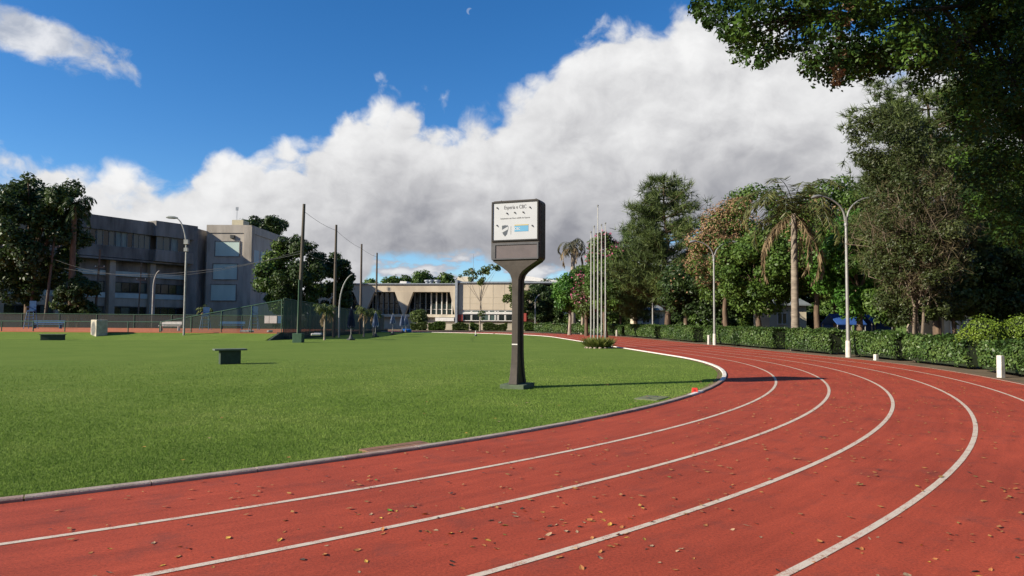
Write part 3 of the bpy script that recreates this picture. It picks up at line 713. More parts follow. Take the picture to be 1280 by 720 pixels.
    MB().prism([(X(557.5), Zz(352)), (X(562), Zz(342.5)), (X(575), Zz(342)), (X(577), Zz(352))], 6, 11).build('skylight_hood', tan2, rf)
    MB().prism([(X(487.5), Zz(355)), (X(489.5), Zz(349.5)), (X(498), Zz(350)), (X(497), Zz(355))], 3, 6).build('skylight_hood', white_fr, rf)
    d = MB().tube([(X(581), 7, Zz(352)), (X(581), 7, Zz(337))], .06, 6).build('dish_mast', metal_gr, rf)
    dm = MB()
    dm.tube([(X(580.2)+t*.9, 6.6, Zz(336.5)+t*1.0) for t in (0, .12, .3)], [.05, .6, .95], 14, cap=False); dm.build('dish', white_fr, rf, smooth=True)
    MB().tube([(X(580), 8, Zz(352)), (X(580), 8, Zz(311))], .03, 5).build('aerial', metal_gr, rf)
    for i, px in enumerate((596, 628)): pass
    return b
club_house()
tanw = MATS['cream_wall']
mb = MB().box(hx(520, 109), hx(695, 109), 0, .35, 0, hz(600, 404.3, 109)); o = mb.build('garden_wall', tanw, loc=(0, 109, 0)); tag(o, 'low cream wall in front of the club house', 'wall')
MB().box(hx(520, 109)-.05, hx(695, 109)+.05, -.06, .41, hz(600, 404.3, 109)+.001, hz(600, 404.3, 109)+.08).build('coping', tanw, o)

# ------------------------------------------------------------------ the sign
def sign():
    x, y = G(650, 484); x -= .06
    rz = math.radians(-21)
    s = thing('advertising_sign', 'tall dark brown pedestal sign with white poster and grey display panel on the lawn', 'sign', (x, y, 0), rz)
    brown = M('sign_brown', (.068, .057, .047), (.045, .038, .031), 5, .6, .15, 40, spec=.2); dk = M('sign_dark', (.016, .0145, .013), (.011, .010, .009), 4, .5)
    W, Dp = 1.24, .46; z0, z1 = 3.03, 4.49
    def prof_depth():
        return [(0, .37), (.12, .33), (.3, .285), (.55, .24), (.9, .212), (1.3, .205), (2.3, .205), (2.55, .21), (2.75, .22), (2.9, .228), (3.03, .229)]
    wid = [(0, .115), (.3, .095), (.7, .083), (1.2, .08), (2.25, .082), (2.58, .09), (2.70, .13), (2.78, .20), (2.86, .31), (2.95, .45), (3.03, .58)]
    zs = sorted(set([z for z, _ in prof_depth()]+[z for z, _ in wid])); dep = lambda z: np.interp(z, *zip(*prof_depth())); wd = lambda z: np.interp(z, *zip(*wid))
    zs = [max(.09, z) for z in zs]
    for sgn in (-1, 1):
        mb = MB(); th = .12
        for z in zs:
            w, d = wd(z), dep(z)
            ya, yb = sgn*d, sgn*(d-th)
            mb.v += [(-w, ya, z), (w, ya, z), (w, yb, z), (-w, yb, z)]
        for i in range(len(zs)-1):
            for k_ in range(4): k2 = (k_+1) % 4; mb.f.append((4*i+k_, 4*i+k2, 4*i+4+k2, 4*i+4+k_))
        mb.f.append((3, 2, 1, 0)); e = 4*(len(zs)-1); mb.f.append((e, e+1, e+2, e+3))
        o = mb.build('post_plate', brown, s, bevel=.012)
    mb = MB()
    for z in zs:
        w = wd(z)-.03; d = max(.04, dep(z)-.115)
        mb.v += [(-w, -d, z), (w, -d, z), (w, d, z), (-w, d, z)]
    for i in range(len(zs)-1):
        for k_ in range(4): k2 = (k_+1) % 4; mb.f.append((4*i+k_, 4*i+k2, 4*i+4+k2, 4*i+4+k_))
    mb.build('post_web', dk, s)
    MB().box(-.07, .07, -.2145, -.204, 1.02, 1.045).build('tape_strip', white_fr, s)
    MB().box(-.30, .30, -.40, .39, -.02, .09).build('base_slab', M('base_green', (.10, .13, .08), (.06, .085, .05), 6, .9, .4, 30), s, bevel=.01)
    # cabinet with rounded corners
    c = .09; poly = []
    for cx_, cz_, a0 in ((W/2-c, z0+c, -90), (W/2-c, z1-c, 0), (-W/2+c, z1-c, 90), (-W/2+c, z0+c, 180)):
        for t in range(0, 91, 18): poly.append((cx_+c*math.cos(math.radians(a0+t)), cz_+c*math.sin(math.radians(a0+t))))
    cab = MB().prism(poly, -Dp/2, Dp/2).build('cabinet', brown, s, bevel=.015)
    MB().prism([(x_*1.004, (z_-3.78)*1.004+3.78) for x_, z_ in poly], -.10, .12).build('side_band', dk, cab)
    fy = -Dp/2
    px0, px1, pz0, pz1 = -W/2+.055, W/2-.05, 3.535, 4.435
    po = MB().box(px0, px1, fy-.012, fy-.001, pz0, pz1).build('poster', M('poster_white', (.415, .43, .445), (.385, .40, .415), 3, .6), s)
    fr = MB(); t = .03
    fr.box(px0-t, px1+t, fy-.035, fy-.002, pz1, pz1+t).box(px0-t, px1+t, fy-.035, fy-.002, pz0-t, pz0).box(px0-t, px0, fy-.034, fy-.002, pz0, pz1).box(px1, px1+t, fy-.034, fy-.002, pz0, pz1)
    fr.build('poster_frame', dk, s)
    lf = MB(); lz0, lz1 = 3.09, 3.46
    lf.box(px0-t, px1+t, fy-.035, fy-.002, lz1-.05, lz1).box(px0-t, px1+t, fy-.035, fy-.002, lz0-t, lz0).box(px0-t, px0+.07, fy-.034, fy-.002, lz0, lz1-.05).box(px1, px1+t, fy-.034, fy-.002, lz0, lz1-.05)
    lf.build('display_frame', M('display_frame', (.085, .085, .09), (.05, .05, .054), 4, .6), s)
    MB().box(px0+.071, px1-.001, fy-.014, fy-.0015, lz0+.001, lz1-.051).build('display_panel', M('display_panel', (.13, .108, .108), (.095, .08, .08), 3, .35), s)
    W_, H_ = px1-px0, pz1-pz0; PX = lambda u: px0+W_*u; PZ = lambda v: pz1-H_*v; Yf = fy-.013
    ink = M('ink_grey', (.07, .07, .075), rough=.6); pale = M('ink_pale', (.17, .17, .17), rough=.6)
    def text(body, u, v, size, m, name='lettering', sx=1.0):
        cu = bpy.data.curves.new(name, 'FONT'); cu.body = body; cu.size = size; cu.align_x = 'CENTER'; cu.align_y = 'CENTER'; cu.extrude = .001
        t_ = bpy.data.objects.new(name, cu); COL.objects.link(t_); dg = bpy.context.evaluated_depsgraph_get(); dg.update()
        me = bpy.data.meshes.new_from_object(t_.evaluated_get(dg)); bpy.data.objects.remove(t_); me.materials.clear(); me.materials.append(m)
        o = bpy.data.objects.new(name, me); COL.objects.link(o); o.parent = po; o.location = (PX(u), Yf-.002, PZ(v)); o.rotation_euler = (math.pi/2, 0, 0); o.scale = (sx, 1, 1)
    text('Esperia e CBC', .505, .135, .125, ink, sx=.78)
    text('Lançamento em Novo estádio do Esporte', .50, .425, .052, pale, sx=.86)
    # club shield with a diagonal band, badge with yellow top
    sh = [(-.075, .0), (-.08, .10), (-.06, .125), (-.03, .118), (0, .13), (.03, .118), (.06, .125), (.08, .10), (.075, .0), (.05, -.09), (0, -.145), (-.05, -.09)]
    cx_, cz_ = PX(.275), PZ(.745)
    so = MB().prism([(cx_+a_, cz_+b_) for a_, b_ in sh], Yf-.003, Yf).build('shield', M('shield_grey', (.07, .085, .105), rough=.6), po)
    MB().prism([(cx_-.082, cz_-.06), (cx_-.078, cz_+.012), (cx_+.082, cz_+.092), (cx_+.078, cz_+.02)], Yf-.006, Yf-.0032).build('shield_band', MATS['poster_white'], so)
    MB().box(PX(.405), PX(.41), Yf-.003, Yf, PZ(.86), PZ(.64)).build('divider', pale, po)
    ba = MB().box(PX(.49), PX(.80), Yf-.003, Yf, PZ(.79), PZ(.635)).build('badge', M('badge_blue', (.10, .30, .46), (.08, .25, .41), 4, .5), po)
    MB().box(PX(.49), PX(.80), Yf-.0035, Yf-.0001, PZ(.633), PZ(.605)).build('badge_top', M('badge_yellow', (.44, .36, .14), rough=.6), po)
    text('CBC', .555, .715, .085, MATS['white_frame'], sx=.9); o = [x_ for x_ in COL.objects if x_.name.startswith('lettering')][-1]; o.location.y = Yf-.006
    for u, v in ((.09, .125), (.83, .155), (.315, .285), (.49, .275), (.68, .275), (.09, .60), (.885, .645)):
        bo = MB().tube([(PX(u), Yf+.001, PZ(v)), (PX(u), Yf-.02, PZ(v)), (PX(u), Yf-.026, PZ(v))], [.017, .017, .011], 10).build('bolt', pale, s, smooth=True)
        MB().box(PX(u)-.006, PX(u)+.014, Yf-.034, Yf-.0265, PZ(v)-.022, PZ(v)-.006).build('wing_nut', ink, bo)
    for u in (-.45, .45): MB().tube([(u, 0, z1), (u, 0, z1+.05)], .012, 6).build('lifting_eye', dk, s)
sign()

# ------------------------------------------------------------------ lamps and poles
galv = M('galvanised', (.33, .33, .32), (.22, .22, .215), 4, .5, metallic=.4); wood = M('pole_wood', (.125, .105, .085), (.07, .06, .05), 5, .9, .4, 30, stretch=(1, 1, .2)); whitewash = M('whitewash', (.62, .60, .55), (.42, .39, .34), 5, .85, .2, 30)
def double_lamp(x, y, label, H=6.2, reach=1.45, rise=1.15, r=.075, rz=0, bh=.95):
    t = thing('street_lamp', label, 'street lamp', (x, y, 0), rz, 'twin arm lamps along the hedge')
    MB().lathe([(r*1.1, 0), (r*1.1, bh+.01), (r*.95, H*.55), (r*.8, H)], 10).build('pole', galv, t, smooth=True)
    MB().lathe([(r*1.6, -.02), (r*1.6, .3), (r*1.45, bh*.8)], 12).build('painted_base', whitewash, t, smooth=True)
    for s in (-1, 1):
        pts = [(s*.02, 0, H-.35)]+[(s*(.06+reach*(1-math.cos(a_))), 0, H-.1+rise*math.sin(a_)) for a_ in np.linspace(0, 1.45, 10)]
        o = MB().tube(pts, list(np.linspace(r*.62, r*.45, len(pts))), 8).build('arm', galv, t, smooth=True)
        e = pts[-1]
        h = MB(); h.v = []
        h.tube([(e[0]-s*.05, 0, e[2]), (e[0]+s*.08, 0, e[2]-.01), (e[0]+s*.3, 0, e[2]-.05), (e[0]+s*.42, 0, e[2]-.09)], [.05, .075, .085, .03], 8); h.build('lamp_head', galv, o, smooth=True)
    MB().lathe([(r*1.25, H-.42), (r*1.25, H-.3)], 10).build('collar', galv, t, smooth=True)
    return t
RL = R0+7.85
x, y = pt_on(RL, 1059.5); double_lamp(x, y, 'tall twin arm street lamp with white base nearest the tree of bare tangled twigs', H=6.5, reach=1.35, rise=1.05, rz=.1)
x, y = pt_on(RL, 893); double_lamp(x, y, 'twin arm street lamp in front of the orange blossoming tree', H=6.2, reach=1.4, rise=1.05, rz=.05)
x, y = pt_on(RL+1, 816); double_lamp(x, y, 'small far twin arm street lamp beside the big pine trunk', H=6.2, reach=1.0, rise=1.1)
def curved_lamp(x, y, z, H, reach, side, label, r=.08, head=True, rise=1.3):
    t = thing('street_lamp', label, 'street lamp', (x, y, z))
    pts = [(0, 0, -.05), (0, 0, H*.5), (0, 0, H-rise)]+[(side*reach*(1-math.cos(a_)), 0, H-rise+rise*math.sin(a_)) for a_ in np.linspace(.2, 1.4, 8)]
    MB().tube(pts, list(np.linspace(r, r*.5, len(pts))), 9).build('pole', galv, t, smooth=True); e = pts[-1]
    if head:
        MB().tube([(e[0]-side*.1, 0, e[2]), (e[0]+side*.15, 0, e[2]+.03), (e[0]+side*.6, 0, e[2]+.06), (e[0]+side*.8, 0, e[2]+.05)], [.05, .11, .11, .04], 8).build('lamp_head', frame_gr, t, smooth=True)
    return t
x, y = G(228, 424); H1 = hz(226, 272, y)
t = curved_lamp(x+.1, y, 0, H1, 1.0, -1, 'slender street lamp with short curved arm in front of the concrete building', rise=2.6)
MB().box(-.16, .16, -.14, .14, H1*.78, H1*.78+.35).box(-.14, .14, -.13, .13, H1*.72, H1*.72+.28).build('ballast_box', galv, t)
x = hx(188, 75); curved_lamp(x, 75.4, 0, hz(195, 338, 75.4), .75, 1, 'short pale lamp post curving at its top behind the clay court', r=.1, head=False, rise=2)
x = hx(424, 60); curved_lamp(x, 60, 0, hz(435, 342, 60), 1.35, 1, 'white hooked lamp post beside the green screen fence', r=.09, head=False, rise=3)
x = hx(669, 101); curved_lamp(x, 101, 0, hz(669, 368, 101), .9, 1, 'thin far lamp post right of the sign in front of dark trees', r=.09, head=False, rise=1.2)

pole_tops = {}
def utility_pole(key, px, Y, ytop, label, lean=0, base=False, r=.15, arm=True, z=0):
    x = hx(px, Y); H = hz(px, ytop, Y)-z
    t = thing('utility_pole', label, 'utility pole', (x, Y, z), 0, 'wooden utility poles')
    MB().tube([(0, 0, -.1), (lean*.5, 0, H*.5), (lean, 0, H)], [r, r*.85, r*.65], 9).build('pole', wood, t, smooth=True)
    if arm:
        MB().box(lean-.55, lean+.55, -.06, .06, H-2.1, H-1.98).build('cross_arm', wood, t)
        for k in (-.5, .5): MB().lathe([(.04, H-1.979), (.05, H-1.9), (.025, H-1.84)], 8, (lean+k, 0)).build('insulator', white_fr, t)
    if base:
        MB().box(-.32, .32, -.32, .32, -.05, .62).build('base_block', M('green_paint', (.045, .10, .055), (.03, .07, .04), 5, .7), t, bevel=.02)
        MB().tube([(.0, -.17, .5), (.02, -.17, H*.45)], .05, 6).build('conduit', MATS['green_paint'], t)
    pole_tops[key] = np.array([x+lean, Y, z+H]); return t
utility_pole('a', 373.5, 46.7, 255, 'tallest wooden utility pole standing on a green painted block', lean=.2, base=True, arm=False)
utility_pole('b', 417.5, 60, 281, 'wooden utility pole beside the hooked white lamp post', lean=.05, arm=False)
utility_pole('c', 450.5, 74, 305, 'wooden utility pole rising behind the young palms', arm=False)
utility_pole('d', 470, 85, 316, 'thinnest wooden utility pole in front of the slanted concrete piers', arm=False)
utility_pole('e', 35, 76, 294, 'leaning wooden utility pole in front of the big dark tree', lean=1.0, r=.17, z=0)
utility_pole('f', 55, 75.6, 286, 'leaning pole with crossbar between the dark tree and the building', lean=.9, r=.17)
utility_pole('g', 118, 78, 312, 'wooden pole beside the dark shrub below the building windows', lean=.4, r=.15)
utility_pole('h', 172, 78.5, 328, 'thin green pole in front of the building window bands', lean=.25, r=.09)
def cable(a_, b_, sag, label, dz=(0, 0), r=.013):
    A, Bq = a_.copy(), b_.copy(); A[2] -= dz[0]; Bq[2] -= dz[1]; pts = [A*(1-t)+Bq*t-np.array([0, 0, sag*4*t*(1-t)]) for t in np.linspace(0, 1, 14)]
    tag(MB().tube(pts, r, 5).build('overhead_cable', frame_dk), label, 'cable', 'overhead cables')
P_ = pole_tops
cable(P_['a'], P_['b'], .15, 'overhead cable from the tallest pole to the pole by the hooked lamp', (.5, .5))
cable(P_['b'], P_['c'], .15, 'overhead cable from the hooked lamp pole to the palm pole', (.5, .5))
cable(P_['c'], P_['d'], .12, 'overhead cable between the two thin poles by the piers', (.5, .5))
cable(P_['a'], P_['b'], .15, 'lower cable from the tallest pole across the round dark tree', (3.3, 3.4), .02)
cable(P_['e'], P_['a'], 2.2, 'long upper cable crossing in front of the concrete building', (2.0, 3.2))
cable(P_['f'], P_['a'], 1.2, 'long lower cable crossing in front of the concrete building', (4.2, 3.4), .018)
cable(np.array([-75., 74, 10.2]), P_['e'], .8, 'cable entering from the left to the leaning pole', (0, 2))
cable(np.array([-75., 74, 7.2]), P_['f'], .6, 'lower cable entering from the left to the crossbar pole', (0, 4.2))

# flag poles with planting at their foot
for i, (px, yt) in enumerate(((738.7, 291), (742.3, 284), (746.6, 258), (750.9, 282), (755.4, 280))):
    X0, Y0 = hx(px, 40.9)+0, 40.9-.12*i
    t = thing('flagpole', ('tallest bare flagpole, middle of the five over the grassy clump' if i == 2 else 'bare grey metal flagpole rising from the grassy clump beside the track'), 'flagpole', (X0, Y0, 0), 0, 'five flagpoles')
    H = hz(px, yt, Y0)
    MB().lathe([(.046, 0), (.042, H*.5), (.027, H)], 9).build('pole', galv, t, smooth=True)
    MB().lathe([(.03, H), (.055, H+.03), (.055, H+.07), (.015, H+.11)], 9).build('finial', galv, t, smooth=True)
    MB().box(-.005, .005, -.07, -.05, 1.0, H-.1).build('halyard', white_fr, t)
def clump(name, label, cat, x, y, rx, ry, h, n, mat, seed, stones=0):
    rng = np.random.default_rng(seed); t = thing(name, label, cat, (x, y, 0))
    r = np.sqrt(rng.random(n)); a_ = rng.random(n)*6.283; px, py = r*np.cos(a_)*rx, r*np.sin(a_)*ry
    out = np.stack([px/rx, py/ry, np.zeros(n)], 1); d = unit(out*.6+np.array([0, 0, 1])+rng.normal(size=(n, 3))*.28)
    L_ = h*rng.uniform(.5, 1.15, n); s_ = unit(np.cross(d, rng.normal(size=(n, 3))))*.03
    b_ = np.stack([px, py, np.full(n, -.02)], 1); tip = b_+d*L_[:, None]+out*L_[:, None]*.25
    V = np.stack([b_-s_*.5, b_+d*L_[:, None]*.55-s_, tip, b_+d*L_[:, None]*.55+s_], 1).reshape(-1, 3)
    mesh_np('foliage', V, 4, mat, rng.random(n), t)
    for k in range(stones):
        aa = 2*math.pi*k/stones; s = MB().lathe([(.10, -.03), (.11, .02), (.07, .06), (.02, .07)], 7).build('edging_stone', km[0], t, smooth=True)
        s.location = ((rx+.14)*math.cos(aa), (ry+.14)*math.sin(aa), 0); s.rotation_euler.z = k
clump('ornamental_grass', 'yellow green clump of grassy plants ringed with white stones at the flagpoles', 'plant', hx(748.5, 40.3), 40.3, .62, .5, .68, 1100, LEAF('clump_leaf', [(.07, .11, .02), (.14, .17, .035), (.23, .23, .07)], trans=.25), 21, 16)

# ------------------------------------------------------------------ hedges along the outer edge
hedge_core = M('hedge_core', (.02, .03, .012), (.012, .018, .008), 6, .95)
def hedge(px0, px1, label, r=R0+8.75, h=1.15, w=1.1, seed=0, n=None, size=.125, name='hedge', far=False):
    rng = np.random.default_rng(seed); a_ = np.array(pt_on(r, px0)); b_ = np.array(pt_on(r, px1)); L_ = np.linalg.norm(b_-a_); c = (a_+b_)/2
    rz = math.atan2(*(a_-b_)[::-1]); t = thing(name, label, 'hedge', (c[0], c[1], 0), rz, 'clipped hedge sections beside the track')
    # slight bow so that it follows the bend
    ns = max(3, int(L_/.6)); ux = np.linspace(-L_/2, L_/2, ns+1); loc = []
    ca, sa = math.cos(rz), math.sin(rz)
    def bow(u):
        X = c[0]+u*ca; Y = c[1]+u*sa; o = offset_of(X, Y)
        dx, dy = (X-CX, Y-CY); nn = np.hypot(dx, dy) if np.ndim(X) == 0 else None
        d = (r-o); return d
    v0 = np.array([-sa, ca]); outward = np.sign(offset_of(c[0]+v0[0], c[1]+v0[1])-offset_of(c[0], c[1]))
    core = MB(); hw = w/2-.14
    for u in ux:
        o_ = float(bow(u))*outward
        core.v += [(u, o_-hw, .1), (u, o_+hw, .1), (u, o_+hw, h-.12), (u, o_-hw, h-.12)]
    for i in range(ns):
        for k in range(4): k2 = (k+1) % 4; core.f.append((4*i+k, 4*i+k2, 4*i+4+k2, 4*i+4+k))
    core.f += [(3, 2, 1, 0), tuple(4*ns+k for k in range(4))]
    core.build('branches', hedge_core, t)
    n = n or int(L_*2100)
    u = rng.uniform(-L_/2-.05, L_/2+.05, n); face = rng.random(n); o_ = np.array([float(bow(x_)) for x_ in np.linspace(-L_/2, L_/2, 60)])*outward
    ob = np.interp(u, np.linspace(-L_/2, L_/2, 60), o_)
    lump = .10*np.sin(u*2.1+seed)+.06*np.sin(u*5.3+2*seed)
    z = rng.uniform(.12, h, n); v = rng.uniform(-w/2, w/2, n); Nn = np.zeros((n, 3))
    f = face < .36; g = (face >= .36) & (face < .62); tp = (face >= .62) & (face < .94); en = face >= .94
    dep = rng.random(n)**2*.2
    v = np.where(f, -w/2+dep+rng.normal(size=n)*.03, np.where(g, w/2-dep, v)); z = np.where(tp, h-dep+lump*.6+rng.normal(size=n)*.03, z+lump*.3)
    rnd = np.clip((z-(h-.25))/.25, 0, 1)*.14; v = np.where(f, v+rnd, np.where(g, v-rnd, v)); v = v+np.where(f, -.05*np.sin(u*3+z*4), 0)
    low = np.clip((.4-z)/.4, 0, 1)*.22; v = np.where(f, v+low*rng.random(n), np.where(g, v-low, v))
    ue = np.where(rng.random(n) < .5, -1, 1)*(L_/2-dep); u = np.where(en, ue, u)
    Nn[f] = (0, -1, .25); Nn[g] = (0, 1, .25); Nn[tp] = (0, 0, 1); Nn[en] = (1, 0, .2); Nn = unit(Nn+rng.normal(size=(n, 3))*.5)
    s_ = size*rng.uniform(.6, 1.3, n); V = leaf_quads(np.stack([u, v+ob, z], 1), Nn, s_, s_*.55, rng)
    tint = np.clip(.5+.35*np.sin(u*1.7+seed)*np.sin(z*4+u)+rng.normal(size=n)*.22, 0, 1)
    mesh_np('foliage', V, 4, lf_hedge, tint, t)
    # woody stems at the foot
    for k in range(int(L_/.55)):
        uu = -L_/2+.25+k*.55+rng.uniform(-.1, .1); oo = float(np.interp(uu, np.linspace(-L_/2, L_/2, 60), o_))
        MB().tube([(uu, oo+rng.uniform(-.2, .2), -.05), (uu+rng.uniform(-.1, .1), oo, .35)], [.025, .018], 5).build('stem', bark_brown, t)
    return t
hedge(1243, 1330, 'clipped green hedge section with the white post at its corner, below the yellow green topiary', seed=1, h=1.02)
hedge(1144, 1222, 'clipped green hedge section between the twiggy tree trunk and the white post', seed=2, h=1.08)
hedge(1066, 1131, 'clipped hedge section between the tall lamp and the twiggy tree trunk', seed=3)
hedge(993, 1047, 'clipped hedge section between the palm trunk and the tall lamp', seed=4, h=1.2)
hedge(888, 975, 'clipped hedge section between the orange tree lamp and the palm trunk', seed=5, h=1.2)
hedge(833, 874, 'clipped hedge section in front of the big pine trunk', seed=6, size=.13, h=1.2)
hedge(787, 824, 'clipped hedge section left of the big pine trunk', seed=7, size=.14, h=1.2)
hedge(763, 782, 'short hedge section beside the flagpoles across the track', seed=8, size=.16)
hedge(716, 758, 'far hedge section behind the flagpoles', seed=9, size=.18, n=8000)
hedge(672, 712, 'farthest hedge section at the end of the straight', seed=10, size=.2, n=7000)
for i, (px, lab) in enumerate(((1249, 'white concrete post at the gap in the hedge below the topiary'), (886, 'white concrete post at the hedge end by the orange tree lamp'), (771, 'small white concrete post across the track from the flagpoles'), (1094, 'short white stub post in the foot of the hedge left of the twiggy tree'))):
    x, y = pt_on(R0+7.75, px); h = .6 if i < 3 else .2
    t = MB().prism([(-.085, -.05), (.085, -.05), (.075, h), (.03, h+.05), (-.075, h+.05)], -.075, .075).build('marker_post', whitewash, loc=(x, y, 0), rz=.3, bevel=.015); tag(t, lab, 'post', 'white posts along the hedge')
# hedges in front of the club house
def box_hedge(px0, px1, Y, y0, label, seed, h=None):
    rng = np.random.default_rng(seed); x0, x1 = hx(px0, Y), hx(px1, Y); h = h or hz(px0, y0, Y); t = thing('hedge', label, 'hedge', ((x0+x1)/2, Y, 0), 0, 'low hedges before the club house'); L_ = x1-x0; n = int(L_*500)
    P = np.stack([rng.uniform(-L_/2, L_/2, n), rng.uniform(-.6, .6, n), rng.uniform(.05, 1, n)**.8*h], 1); P[:, 2] += .15*np.sin(P[:, 0]*2+seed); P[:, 1] = np.where(rng.random(n) < .6, -.6-.1*rng.random(n), P[:, 1])
    V = leaf_quads(P, unit(rng.normal(size=(n, 3))+np.array([0, -.6, .6])), np.full(n, .28), np.full(n, .17), rng); mesh_np('foliage', V, 4, lf_olive if seed % 2 else lf_mid, rng.random(n), t)
    MB().box(-L_/2+.15, L_/2-.15, -.45, .45, 0, h*.8).build('branches', hedge_core, t)
box_hedge(514, 534, 103, 403.5, 'low shaggy hedge right of the blue cover before the club house', 31); box_hedge(536, 557, 103, 402.8, 'low shaggy hedge below the white counter of the club house', 32)
box_hedge(566, 586, 103, 404.6, 'low dark hedge left of the slim young tree', 33); box_hedge(588, 599, 103.4, 405, 'short tuft of hedge at the foot of the slim young tree', 34)
box_hedge(604, 634, 103, 404.6, 'low hedge right of the slim young tree before the white framed windows', 35); box_hedge(655, 690, 101, 404, 'low hedge right of the sign post before dark trees', 36)

# ------------------------------------------------------------------ trees, right side
def X(px, Y): return hx(px, Y)
# spreading tree over the track, upper right
def overhang_tree():
    rng = np.random.default_rng(11); bx, by = 15.9, 19.2
    t = thing('spreading_tree', 'large dark broadleaf tree whose leafy boughs reach out over the track', 'tree', (bx, by, 0)); base = np.array([bx, by, 0])
    lower = [(860, 22), (885, 40), (905, 52), (925, 84), (945, 94), (968, 88), (990, 78), (1012, 98), (1040, 118), (1062, 116), (1090, 104), (1125, 96), (1160, 88), (1180, 96), (1195, 150), (1205, 210), (1218, 262), (1240, 300), (1290, 330), (1400, 340)]
    lx, ly = zip(*lower); C = []; R = []
    while len(C) < 1450:
        px = 862+(1430-862)*rng.random()**.62; yb = np.interp(px, lx, ly)
        r = rng.uniform(.28, .58) if px > 930 else rng.uniform(.14, .30)
        up = rng.random()**1.1*560 if px > 940 else rng.random()*(330 if px > 940 else 45+(px-862)*1.4)  # crown extended high out of view so that it shades the right boughs
        Y = rng.uniform(13.2, 18.0) if px < 1150 else rng.uniform(17.5, 22.5)
        rp = r*F/Y
        if px < 1000 and rng.random() < .25: continue
        C.append(at(px, yb-rp*.7-up, Y)-base); R.append(r)
    for k_ in range(75):
        px = rng.uniform(866, 985); yb = np.interp(px, lx, ly); Y = rng.uniform(13.5, 16.5); rr_ = rng.uniform(.14, .26)
        C.append(at(px, yb-rr_*F/Y-rng.random()*(20+(px-866)*.5), Y)-base); R.append(rr_)
    for k_ in range(170):
        px = rng.uniform(1140, 1330); Y = rng.uniform(15.5, 19); C.append(at(px, rng.uniform(-120, 105 if px < 1195 else 170), Y)-base); R.append(rng.uniform(.35, .6))
    C = np.array(C); R = np.array(R)
    mb = MB(); fork = np.array([-.5, -.2, 4.6]); mb.tube([(0, 0, -.1), (-.05, 0, 1.2), (-.3, -.1, 3), fork], [.48, .36, .31, .28], 12)
    key = [at(1100, 20, 16.0)-base, at(1010, 30, 15.5)-base, at(1180, -60, 16)-base, at(940, 30, 15.3)-base, at(1240, 120, 17)-base, at(1180, 60, 17)-base]
    for k_, tg in enumerate(key):
        mid = fork*.5+tg*.5+np.array([0, 0, 3.2]); mb.tube([fork, fork*.7+mid*.3+np.array([0, 0, .9]), mid, tg*.8+mid*.2, tg], [.10, .08, .06, .04, .02], 8)
        near = np.argsort(np.linalg.norm(C-tg, axis=1))[:16]
        for j in near[::2]:
            q = mid*.4+tg*.6; mb.tube([q, (q+C[j])/2+np.array([0, 0, .12]), C[j]], [.04, .025, .008], 5, cap=False)
    mb.build('trunk', M('bark_dark', (.05, .04, .03), (.025, .02, .016), 6, .9, .5, 20), t, smooth=True)
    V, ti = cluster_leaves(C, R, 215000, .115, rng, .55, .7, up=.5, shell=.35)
    mesh_np('crown', V, 4, LEAF('overhang_leaf', [(.009, .022, .004), (.024, .055, .008), (.085, .16, .022)], trans=.25, rough=.55, spec=.2), ti, t)  # darkest tints carry crown shade, brightest carry sunlit edges, as colour
    fl = np.array([at(px, py, 14.2)-base for px, py in ((1042, 18), (1058, 28), (1050, 45), (1055, 68), (1048, 92), (1042, 84), (1062, 8), (1045, 102))])
    V, ti = cluster_leaves(fl, np.full(len(fl), .12), 420, .085, rng, .8, .9, shell=.3); mesh_np('blossom', V, 4, fl_orange, ti, t)
overhang_tree()

# tangled tree standing in the hedge line
def twiggy_tree():
    rng = np.random.default_rng(5); bx, by = pt_on(R0+9.0, 1147); root = thing('twiggy_tree', 'sparse tree of bare tangled twigs with twisted pale trunks standing in the hedge', 'tree', (bx, by, 0))
    mb = MB(); S = by
    for k in range(5):
        a_ = rng.uniform(-.12, .12, 2); ph = k*1.3
        pts = [(.13*math.cos(ph+z*.9)+a_[0]*z, .13*math.sin(ph+z*.9)+a_[1]*z, z-.1) for z in np.linspace(0, 3.6, 9)]; mb.tube(pts, list(np.linspace(.07, .035, 9)), 7)
    cen = at(1143, 275, by)-np.array([bx, by, 0]); rad = np.array([2.15, 2.3, 3.3]); Pt = []; Dt = []
    for k in range(150):
        e = cen+unit(rng.normal(size=3))*rad*rng.uniform(.5, 1.05); f = np.array([rng.normal()*.25, rng.normal()*.25, rng.uniform(2.2, 3.6)])
        m1 = f*.6+e*.4+rng.normal(size=3)*.45; m2 = f*.25+e*.75+rng.normal(size=3)*.4; mb.tube([f, m1, m2, e], [.032, .022, .014, .005], 4, cap=False)
        for j in range(34):
            q = rng.uniform(.25, 1.1); p = (m1*(1-q*2)+m2*q*2 if q < .5 else m2*(2-2*q)+e*(2*q-1)); Pt.append(p+rng.normal(size=3)*.3); Dt.append(rng.normal(size=3)+np.array([0, 0, .2]))
    mb.build('trunk', bark_twig, root, smooth=True)
    Pt = np.array(Pt); Dt = unit(np.array(Dt)); mesh_np('twigs', needle_tufts(Pt, Dt, .42, 2, rng, .9, w=.014), 3, twig, rng.random(len(Pt)*2), root)
    top = at(1112, 178, by)-np.array([bx, by, 0])
    C, R = blob_clusters([(cen, rad*1.03), (top, np.array([1.6, 1.4, 1.8])), (cen+np.array([.2, 0, -1.6]), np.array([1.9, 2, 1.4])), (np.array([.2, .3, 2.3]), np.array([1.7, 1.2, .8]))], 380, (.22, .5), rng, .4)
    V, ti = cluster_leaves(C, R, 46000, .12, rng, .5, .8, shell=.2); mesh_np('crown', V, 4, LEAF('twiggy_leaf', [(.026, .040, .011), (.045, .064, .018), (.078, .096, .03)], trans=.25), ti, root)
twiggy_tree()

